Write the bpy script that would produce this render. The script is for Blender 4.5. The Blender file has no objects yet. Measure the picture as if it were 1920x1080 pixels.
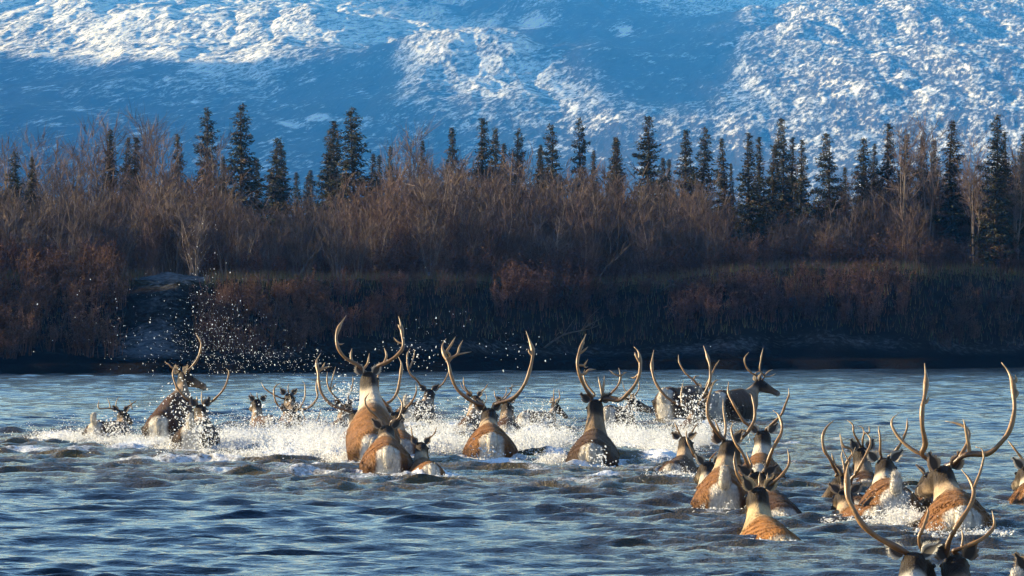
import bpy, math, random
import numpy as np
import time
_T0 = time.time()
def lap(n):
    print('LAP', n, round(time.time() - _T0, 1))
from mathutils import Vector, Matrix

R = math.radians
rng = np.random.default_rng(7)
random.seed(7)
SC = bpy.context.scene
COL = SC.collection

# ---------------------------------------------------------------- camera, world, sun, exposure
F = 9000.0          # focal length in photo pixels (1920 wide)
HZ = 586.0          # photo row of the horizon
CH = 1.8            # camera height above the river
cam_d = bpy.data.cameras.new("camera")
cam = bpy.data.objects.new("camera", cam_d)
COL.objects.link(cam)
cam_d.sensor_width = 36.0
cam_d.lens = 36.0 * F / 1920.0
cam_d.clip_start = 0.5
cam_d.clip_end = 60000
cam.location = (0, 0, CH)
cam.rotation_euler = (R(90) + math.atan((HZ - 540.0) / F), 0, 0)
SC.camera = cam

SUN_EL = R(16)
SUN_AZ = (-0.962, 0.272)          # horizontal direction towards the sun: left, slightly beyond
world = bpy.data.worlds.new("World")
SC.world = world
world.use_nodes = True
wn = world.node_tree
bg = wn.nodes["Background"]
sky = wn.nodes.new("ShaderNodeTexSky")
sky.sky_type = 'NISHITA'
sky.sun_disc = False
sky.sun_elevation = SUN_EL
sky.sun_rotation = math.atan2(SUN_AZ[0], SUN_AZ[1])
sky.air_density = 2.0
sky.dust_density = 0.4
sky.ozone_density = 5.0
tint = wn.nodes.new("ShaderNodeMix"); tint.data_type = 'RGBA'; tint.blend_type = 'MULTIPLY'; tint.inputs[0].default_value = 1.0
tint.inputs[7].default_value = (.78, .86, 1.30, 1)
wn.links.new(sky.outputs[0], tint.inputs[6])
# bright pale horizon, darker zenith
wtc = wn.nodes.new("ShaderNodeTexCoord"); wsep = wn.nodes.new("ShaderNodeSeparateXYZ"); wn.links.new(wtc.outputs['Generated'], wsep.inputs[0])
wr = wn.nodes.new("ShaderNodeValToRGB"); wn.links.new(wsep.outputs['Z'], wr.inputs[0])
for _i, (_p, _v) in enumerate(((0.0, .95), (.12, 1.0), (.40, .55), (1.0, .28))):
    _e = wr.color_ramp.elements[_i] if _i < 2 else wr.color_ramp.elements.new(_p)
    _e.position = _p; _e.color = (_v, _v, _v, 1)
tint2 = wn.nodes.new("ShaderNodeMix"); tint2.data_type = 'RGBA'; tint2.blend_type = 'MULTIPLY'; tint2.inputs[0].default_value = 1.0
wn.links.new(tint.outputs[2], tint2.inputs[6]); wn.links.new(wr.outputs[0], tint2.inputs[7]); wn.links.new(tint2.outputs[2], bg.inputs[0])
bg.inputs[1].default_value = 0.15
sun_d = bpy.data.lights.new("sun", 'SUN')
sun_d.energy = 5.0
sun_d.angle = R(0.53)
sun_d.color = (1.0, 0.91, 0.77)
sun = bpy.data.objects.new("sun", sun_d)
COL.objects.link(sun)
sv = Vector((SUN_AZ[0] * math.cos(SUN_EL), SUN_AZ[1] * math.cos(SUN_EL), math.sin(SUN_EL)))
sun.rotation_euler = sv.to_track_quat('Z', 'Y').to_euler()
sun.location = (-40, 60, 60)
SC.view_settings.view_transform = 'Standard'
SC.view_settings.look = 'None'
SC.view_settings.exposure = 1.35
SC.view_settings.gamma = 1.0
SC.cycles.max_bounces = 6
SC.cycles.volume_bounces = 0

# ---------------------------------------------------------------- helpers
def W3(px, py, D):
    return Vector(((px - 960.0) / F * D, D, CH + (HZ - py) / F * D))

def tag(o, label=None, cat=None, group=None, kind=None):
    if label: o['label'] = label
    if cat: o['category'] = cat
    if group: o['group'] = group
    if kind: o['kind'] = kind
    return o

def empty(name, loc):
    o = bpy.data.objects.new(name, None)
    o.empty_display_size = 0.2
    COL.objects.link(o)
    o.location = loc
    return o

def mesh_np(name, V, faces, mat, cols=None, smooth=True, attrs=None, link=True):
    """faces: list of (n, k) int arrays (k = 3 or 4)"""
    me = bpy.data.meshes.new(name)
    V = np.asarray(V, dtype=np.float32)
    faces = [np.asarray(f, dtype=np.int32) for f in faces if len(f)]
    me.vertices.add(len(V))
    me.vertices.foreach_set("co", V.ravel())
    nl = sum(f.size for f in faces)
    nf = sum(len(f) for f in faces)
    me.loops.add(nl)
    me.loops.foreach_set("vertex_index", np.concatenate([f.ravel() for f in faces]))
    me.polygons.add(nf)
    tot = np.concatenate([np.full(len(f), f.shape[1], dtype=np.int32) for f in faces])
    st = np.concatenate([[0], np.cumsum(tot)[:-1]]).astype(np.int32)
    me.polygons.foreach_set("loop_start", st)
    me.polygons.foreach_set("loop_total", tot)
    me.update(calc_edges=True)
    me.polygons.foreach_set("use_smooth", np.full(nf, smooth, dtype=bool))
    if cols is not None:
        a = me.color_attributes.new("Col", 'FLOAT_COLOR', 'POINT')
        c = np.ones((len(V), 4), dtype=np.float32)
        c[:, :3] = cols
        a.data.foreach_set("color", c.ravel())
    if attrs:
        for k, v in attrs.items():
            a = me.attributes.new(k, 'FLOAT', 'POINT')
            a.data.foreach_set("value", np.asarray(v, dtype=np.float32).ravel())
    if mat: me.materials.append(mat)
    me.validate()
    if not link: return me
    o = bpy.data.objects.new(name, me)
    COL.objects.link(o)
    return o

class Buf:
    def __init__(s):
        s.V, s.T, s.Q, s.C, s.n = [], [], [], [], 0
    def add(s, V, T=None, Q=None, C=None):
        V = np.asarray(V, dtype=np.float32).reshape(-1, 3)
        if T is not None and len(T): s.T.append(np.asarray(T) + s.n)
        if Q is not None and len(Q): s.Q.append(np.asarray(Q) + s.n)
        if C is not None:
            C = np.asarray(C, dtype=np.float32)
            if C.ndim == 1: C = np.tile(C, (len(V), 1))
            s.C.append(C)
        s.V.append(V); s.n += len(V)
    def faces(s):
        r = []
        if s.T: r.append(np.concatenate(s.T))
        if s.Q: r.append(np.concatenate(s.Q))
        return r
    def arrays(s):
        return np.concatenate(s.V), s.faces(), (np.concatenate(s.C) if s.C else None)
    def build(s, name, mat, smooth=True, link=True):
        V, f, C = s.arrays()
        return mesh_np(name, V, f, mat, C, smooth, link=link)

def pnoise(x, y, seed=0):
    """2-D gradient noise, vectorised, about -1..1"""
    x = np.asarray(x, dtype=np.float64); y = np.asarray(y, dtype=np.float64)
    xi = np.floor(x).astype(np.int64); yi = np.floor(y).astype(np.int64)
    xf = x - xi; yf = y - yi
    def h(a, b):
        n = (a * 374761393 + b * 668265263 + seed * 982451653) & 0x7fffffff
        n = ((n ^ (n >> 13)) * 1274126177) & 0x7fffffff
        n = (n ^ (n >> 16)) & 0xffff
        return n / 65535.0 * 2 * np.pi
    def g(a, b, dx, dy):
        t = h(a, b); return np.cos(t) * dx + np.sin(t) * dy
    u = xf * xf * xf * (xf * (xf * 6 - 15) + 10); v = yf * yf * yf * (yf * (yf * 6 - 15) + 10)
    n00 = g(xi, yi, xf, yf); n10 = g(xi + 1, yi, xf - 1, yf)
    n01 = g(xi, yi + 1, xf, yf - 1); n11 = g(xi + 1, yi + 1, xf - 1, yf - 1)
    return ((n00 * (1 - u) + n10 * u) * (1 - v) + (n01 * (1 - u) + n11 * u) * v) * 1.5

def fbm(x, y, o=4, seed=0, gain=0.5):
    r = 0; a = 1; t = 0
    for i in range(o):
        r = r + a * pnoise(x * 2 ** i + 17.3 * i, y * 2 ** i - 9.1 * i, seed + i); t += a; a *= gain
    return r / t

def sstep(a, b, x):
    t = np.clip((x - a) / (b - a), 0, 1); return t * t * (3 - 2 * t)

def catmull(P, n):
    P = np.asarray(P, dtype=float)
    if len(P) < 3:
        t = np.linspace(0, 1, n)[:, None]; return P[0] * (1 - t) + P[-1] * t
    E = np.vstack([2 * P[0] - P[1], P, 2 * P[-1] - P[-2]])
    L = np.concatenate([[0], np.cumsum(np.linalg.norm(np.diff(P[:, :3], axis=0), axis=1) + 1e-6)])
    u = np.linspace(0, L[-1], n); out = []
    for q in u:
        i = min(max(np.searchsorted(L, q, side='right') - 1, 0), len(P) - 2)
        t = (q - L[i]) / (L[i + 1] - L[i]); a, b, c, d = E[i], E[i + 1], E[i + 2], E[i + 3]
        out.append(0.5 * ((2 * b) + (-a + c) * t + (2 * a - 5 * b + 4 * c - d) * t * t + (-a + 3 * b - 3 * c + d) * t ** 3))
    return np.array(out)

def tube(buf, P, r, sides=8, color=None, flat=None):
    """tube along points P (n,3) with radii r (n)"""
    P = np.asarray(P, float); r = np.asarray(r, float); n = len(P)
    T = np.gradient(P, axis=0); T /= (np.linalg.norm(T, axis=1)[:, None] + 1e-9)
    N = np.cross(T[0], [0.3, 1, 0.1]); N /= np.linalg.norm(N) + 1e-9
    V = []; a = np.linspace(0, 2 * np.pi, sides, endpoint=False)
    for i in range(n):
        N = N - T[i] * np.dot(N, T[i]); N /= np.linalg.norm(N) + 1e-9
        B = np.cross(T[i], N)
        V.append(P[i] + r[i] * (np.cos(a)[:, None] * N + np.sin(a)[:, None] * B))
    V = np.concatenate(V + [P[:1], P[-1:]])
    i = np.arange(n - 1)[:, None] * sides; j = np.arange(sides)[None]; k = (j + 1) % sides
    Q = np.stack([i + j, i + k, i + sides + k, i + sides + j], -1).reshape(-1, 4)
    j = np.arange(sides); k = (j + 1) % sides; b = (n - 1) * sides
    Tt = np.concatenate([np.stack([j * 0 + n * sides, k, j], -1), np.stack([j * 0 + n * sides + 1, b + j, b + k], -1)])
    C = None
    if color is not None:
        color = np.asarray(color, float)
        if color.ndim == 1: C = np.tile(color, (len(V), 1))
        else: C = np.concatenate([np.repeat(color, sides, axis=0), color[:1], color[-1:]])
    buf.add(V, Tt, Q, C)

# ---------------------------------------------------------------- materials
def new_mat(name):
    m = bpy.data.materials.new(name); m.use_nodes = True
    return m, m.node_tree, m.node_tree.nodes["Principled BSDF"]

def node(nt, t, **kw):
    n = nt.nodes.new(t)
    for k, v in kw.items(): setattr(n, k, v)
    return n

def mixc(nt, fac, a, b, mode='MIX'):
    n = nt.nodes.new("ShaderNodeMix"); n.data_type = 'RGBA'; n.blend_type = mode
    for s, v in ((n.inputs[0], fac), (n.inputs[6], a), (n.inputs[7], b)):
        if hasattr(v, 'is_output'): nt.links.new(v, s)
        elif isinstance(v, (int, float)): s.default_value = v
        else: s.default_value = (*v, 1)
    return n.outputs[2]

def noise(nt, scale, detail=4, rough=0.5, vec=None, coord='Object', stretch=None):
    tc = nt.nodes.new("ShaderNodeTexCoord")
    v = tc.outputs[coord]
    if stretch:
        mp = nt.nodes.new("ShaderNodeMapping"); mp.inputs['Scale'].default_value = stretch
        nt.links.new(v, mp.inputs[0]); v = mp.outputs[0]
    n = nt.nodes.new("ShaderNodeTexNoise"); n.inputs['Scale'].default_value = scale
    n.inputs['Detail'].default_value = detail; n.inputs['Roughness'].default_value = rough
    nt.links.new(v, n.inputs['Vector'])
    return n.outputs['Fac']

def ramp(nt, fac, stops):
    n = nt.nodes.new("ShaderNodeValToRGB"); nt.links.new(fac, n.inputs[0])
    e = n.color_ramp.elements
    while len(e) < len(stops): e.new(0.5)
    for i, (p, c) in enumerate(stops):
        e[i].position = p; e[i].color = (*c, 1) if len(c) == 3 else c
    return n.outputs[0]

def maprange(nt, v, a, b, c=0.0, d=1.0):
    n = nt.nodes.new("ShaderNodeMapRange"); nt.links.new(v, n.inputs[0])
    for i, q in enumerate((a, b, c, d)): n.inputs[i + 1].default_value = q
    return n.outputs[0]

def math_(nt, op, a, b=None):
    n = nt.nodes.new("ShaderNodeMath"); n.operation = op
    for s, v in ((n.inputs[0], a), (n.inputs[1], b)):
        if v is None: continue
        if hasattr(v, 'is_output'): nt.links.new(v, s)
        else: s.default_value = v
    return n.outputs[0]

def attr(nt, name, out='Fac'):
    n = nt.nodes.new("ShaderNodeAttribute"); n.attribute_name = name
    return n.outputs[out]

def bump(nt, bs, h, dist, strength=1.0, nrm=None):
    b = nt.nodes.new("ShaderNodeBump"); b.inputs['Distance'].default_value = dist
    b.inputs['Strength'].default_value = strength
    nt.links.new(h, b.inputs['Height'])
    if nrm: nt.links.new(nrm, b.inputs['Normal'])
    if bs: nt.links.new(b.outputs[0], bs.inputs['Normal'])
    return b.outputs[0]

def coat_mat():
    m, nt, bs = new_mat("caribou_coat")
    c = attr(nt, "Col", 'Color')
    n = noise(nt, 14, 5, 0.65)
    n2 = noise(nt, 60, 3, 0.6, stretch=(1, 1, .3))
    c = mixc(nt, maprange(nt, n, .3, .7), mixc(nt, 1.0, c, (.62, .62, .66), 'MULTIPLY'), mixc(nt, 1.0, c, (1.18, 1.15, 1.1), 'MULTIPLY'))
    c = mixc(nt, maprange(nt, n2, .35, .8, .0, .3), c, (.03, .018, .01))
    n3 = noise(nt, 13, 3, 0.6, stretch=(1, 1, .2))
    c = mixc(nt, maprange(nt, n3, .48, .75, .0, .22), c, (.04, .022, .012))
    nt.links.new(c, bs.inputs['Base Color'])
    bs.inputs['Roughness'].default_value = 0.62
    bs.inputs['Specular IOR Level'].default_value = 0.13
    bs.inputs['Sheen Weight'].default_value = 0.08
    bs.inputs['Sheen Roughness'].default_value = 0.4
    bs.inputs['Sheen Tint'].default_value = (1, .85, .6, 1)
    bump(nt, bs, n2, 0.02, 0.8)
    return m
def antler_mat():
    m, nt, bs = new_mat("antler_bone")
    n = noise(nt, 9, 4, 0.6)
    c = mixc(nt, 1.0, attr(nt, "Col", 'Color'), ramp(nt, n, [(.3, (.6, .55, .5)), (.7, (1.2, 1.15, 1.05))]), 'MULTIPLY')
    nt.links.new(c, bs.inputs['Base Color'])
    bs.inputs['Roughness'].default_value = 0.38
    bump(nt, bs, noise(nt, 60, 3, .6), 0.006, 0.6)
    return m
def ear_mat():
    m, nt, bs = new_mat("caribou_ear")
    c = attr(nt, "Col", 'Color')
    nt.links.new(c, bs.inputs['Base Color'])
    bs.inputs['Roughness'].default_value = 0.7
    tr = node(nt, "ShaderNodeBsdfTranslucent"); nt.links.new(c, tr.inputs[0])
    mx = node(nt, "ShaderNodeMixShader"); mx.inputs[0].default_value = 0.3
    nt.links.new(bs.outputs[0], mx.inputs[1]); nt.links.new(tr.outputs[0], mx.inputs[2])
    nt.links.new(mx.outputs[0], nt.nodes["Material Output"].inputs[0])
    return m
def col_mat(name, rough=0.8, spec=0.3, nscale=3.0, var=0.4, trans=0.0):
    m, nt, bs = new_mat(name)
    n = noise(nt, nscale, 3, 0.6)
    lo, hi = 1 - var, 1 + var
    c = mixc(nt, 1.0, attr(nt, "Col", 'Color'), ramp(nt, n, [(.3, (lo, lo, lo)), (.7, (hi, hi, hi))]), 'MULTIPLY')
    nt.links.new(c, bs.inputs['Base Color'])
    bs.inputs['Roughness'].default_value = rough
    bs.inputs['Specular IOR Level'].default_value = spec
    if trans:
        tr = node(nt, "ShaderNodeBsdfTranslucent"); nt.links.new(c, tr.inputs[0])
        mx = node(nt, "ShaderNodeMixShader"); mx.inputs[0].default_value = trans
        nt.links.new(bs.outputs[0], mx.inputs[1]); nt.links.new(tr.outputs[0], mx.inputs[2])
        nt.links.new(mx.outputs[0], nt.nodes["Material Output"].inputs[0])
    return m
M_COAT = coat_mat(); M_ANT = antler_mat(); M_EAR = ear_mat()
M_TWIG = col_mat("bare_twigs", .75, .25, 1.5, .35)
M_LEAF = col_mat("dry_leaves", .8, .2, 4.0, .4, trans=.25)
M_NEEDLE = col_mat("spruce_needles", .7, .25, 2.0, .35)
M_BARK = col_mat("bark", .9, .15, 8.0, .4)

def water_mat():
    m, nt, bs = new_mat("river_water")
    foam = attr(nt, "foam"); stir = attr(nt, "stir")
    n1 = noise(nt, 1.6, 5, .6)
    col = mixc(nt, stir, (.008, .015, .024), (.13, .092, .026))
    nf = noise(nt, 4.0, 7, .75, stretch=(1, .55, 1))
    nf2 = noise(nt, 22.0, 4, .7)
    mk = math_(nt, 'ADD', math_(nt, 'MULTIPLY', nf, .65), math_(nt, 'MULTIPLY', nf2, .55))
    mk = math_(nt, 'ADD', math_(nt, 'ADD', mk, foam), math_(nt, 'MULTIPLY', stir, .10))
    mk = maprange(nt, mk, .98, 1.18)
    nt.links.new(col, bs.inputs['Base Color'])
    bs.inputs['Roughness'].default_value = 0.045
    bs.inputs['IOR'].default_value = 1.333
    bs.inputs['Specular IOR Level'].default_value = 0.5
    b1 = bump(nt, None, noise(nt, 6.0, 3, .5, stretch=(1, 1.6, 1)), .05, .42)
    b2 = bump(nt, bs, math_(nt, 'MULTIPLY', noise(nt, 20.0, 4, .65), math_(nt, 'ADD', math_(nt, 'MULTIPLY', stir, 2.4), .12)), .045, .9, nrm=b1)
    fo = node(nt, "ShaderNodeBsdfPrincipled")
    fo.inputs['Base Color'].default_value = (.90, .91, .91, 1); fo.inputs['Roughness'].default_value = .35
    bump(nt, fo, nf2, .05, .9, nrm=b1)
    mx = node(nt, "ShaderNodeMixShader")
    nt.links.new(mk, mx.inputs[0]); nt.links.new(bs.outputs[0], mx.inputs[1]); nt.links.new(fo.outputs[0], mx.inputs[2])
    nt.links.new(mx.outputs[0], nt.nodes["Material Output"].inputs[0])
    return m
M_WATER = water_mat()

def spray_mat():
    m, nt, bs = new_mat("white_water_spray")
    bs.inputs['Base Color'].default_value = (.96, .97, .98, 1)
    bs.inputs['Roughness'].default_value = .18
    bs.inputs['Specular IOR Level'].default_value = .6
    tr = node(nt, "ShaderNodeBsdfTranslucent"); tr.inputs[0].default_value = (.97, .98, .98, 1)
    mx = node(nt, "ShaderNodeMixShader"); mx.inputs[0].default_value = .5
    nt.links.new(bs.outputs[0], mx.inputs[1]); nt.links.new(tr.outputs[0], mx.inputs[2])
    nt.links.new(mx.outputs[0], nt.nodes["Material Output"].inputs[0])
    return m
M_SPRAY = spray_mat()

# ---------------------------------------------------------------- structure: ground, water, mountain
def shore_D(x):
    # the far shoreline: a little nearer on the left
    px0 = x / 145.0 * F + 960
    base = 138.6 + (px0 / 1920.0) * 17.5
    base = base - 14 * sstep(-18.5, -34, x)
    return base + 0.9 * np.sin(x * 0.31 + 1) + 0.5 * np.sin(x * 0.83) + 0.35 * np.sin(x * 2.1 + 2)

def path_mask(x, Dp):
    # the trampled ramp that climbs the bank at the left
    px0 = x / (150.0) * F + 960
    c = 305 + (Dp - 8) * 1.5
    return np.exp(-((px0 - c) / 62.0) ** 2)

def ground_z(x, y):
    d = y - shore_D(x)
    n = fbm(x * .12, y * .12, 4, 3)
    n2 = fbm(x * .7, y * .7, 3, 5)
    right = sstep(4, 9, x)
    top = 2.85 + .45 * right + .18 * fbm(x * .09 + 5, y * .01, 3, 9)
    z = np.where(d < 0, d * .22, 0)
    z = np.maximum(z, -1.7)
    low = .30 * sstep(0, 1.2, d) + .10 * sstep(2, 6, d)
    e0 = 2.6 + .9 * n + 0.6 * np.sin(x * .5); e1 = 12.5 + 1.0 * n
    slope = sstep(0, 1, (d - e0) / (e1 - e0))
    zb = low + .22 * np.abs(fbm(x * .9, y * 1.3, 4, 15)) * sstep(3, 6, d) * sstep(14, 11, d) + (top - .40) * slope + .10 * n2 * sstep(0.5, 3, d) + .12 * n * slope
    zb = zb + .18 * np.exp(-((x + 10.9) / .8) ** 2 - ((d - 13.5) / 1.0) ** 2) * (1 + .6 * n2)      # the little mound by the ramp
    z = np.where(d < 0, z, zb)
    far = sstep(400, 1500, d)
    return z + far * 1.0 * n

def axis_fan():
    u = np.linspace(-.15, .15, 521)
    o = .15 + .0006 * (np.exp(np.linspace(0, 8.2, 60))[1:] - 1)
    return np.concatenate([-o[::-1], u, o])

def grid_faces(nr, nc):
    i = np.arange(nr - 1)[:, None] * nc; j = np.arange(nc - 1)[None]
    return np.stack([i + j, i + j + 1, i + nc + j + 1, i + nc + j], -1).reshape(-1, 4)

# ---- caribou table (photo-pixel notes on where each animal stands; heights and depths come from its own anatomy)
CR = {'A': (140, 620, 4.5), 'B': (440, 640, 5.4), 'C': (580, 580, 6.75), 'D': (580, 720, 5.686), 'E': (820, 610, 4.0),
      'F': (1050, 620, 4.0), 'G': (1200, 640, 5.4), 'H': (1230, 740, 6.75), 'I': (1270, 860, 6.354), 'J': (1520, 770, 4.91),
      'K': (1660, 670, 4.696), 'L': (1560, 860, 4.908), 'X': (0, 0, 1.0)}
def cv(c, pts):
    o = CR[c]; return [(o[0] + a / o[2], o[1] + b / o[2]) for a, b in pts]
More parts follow.
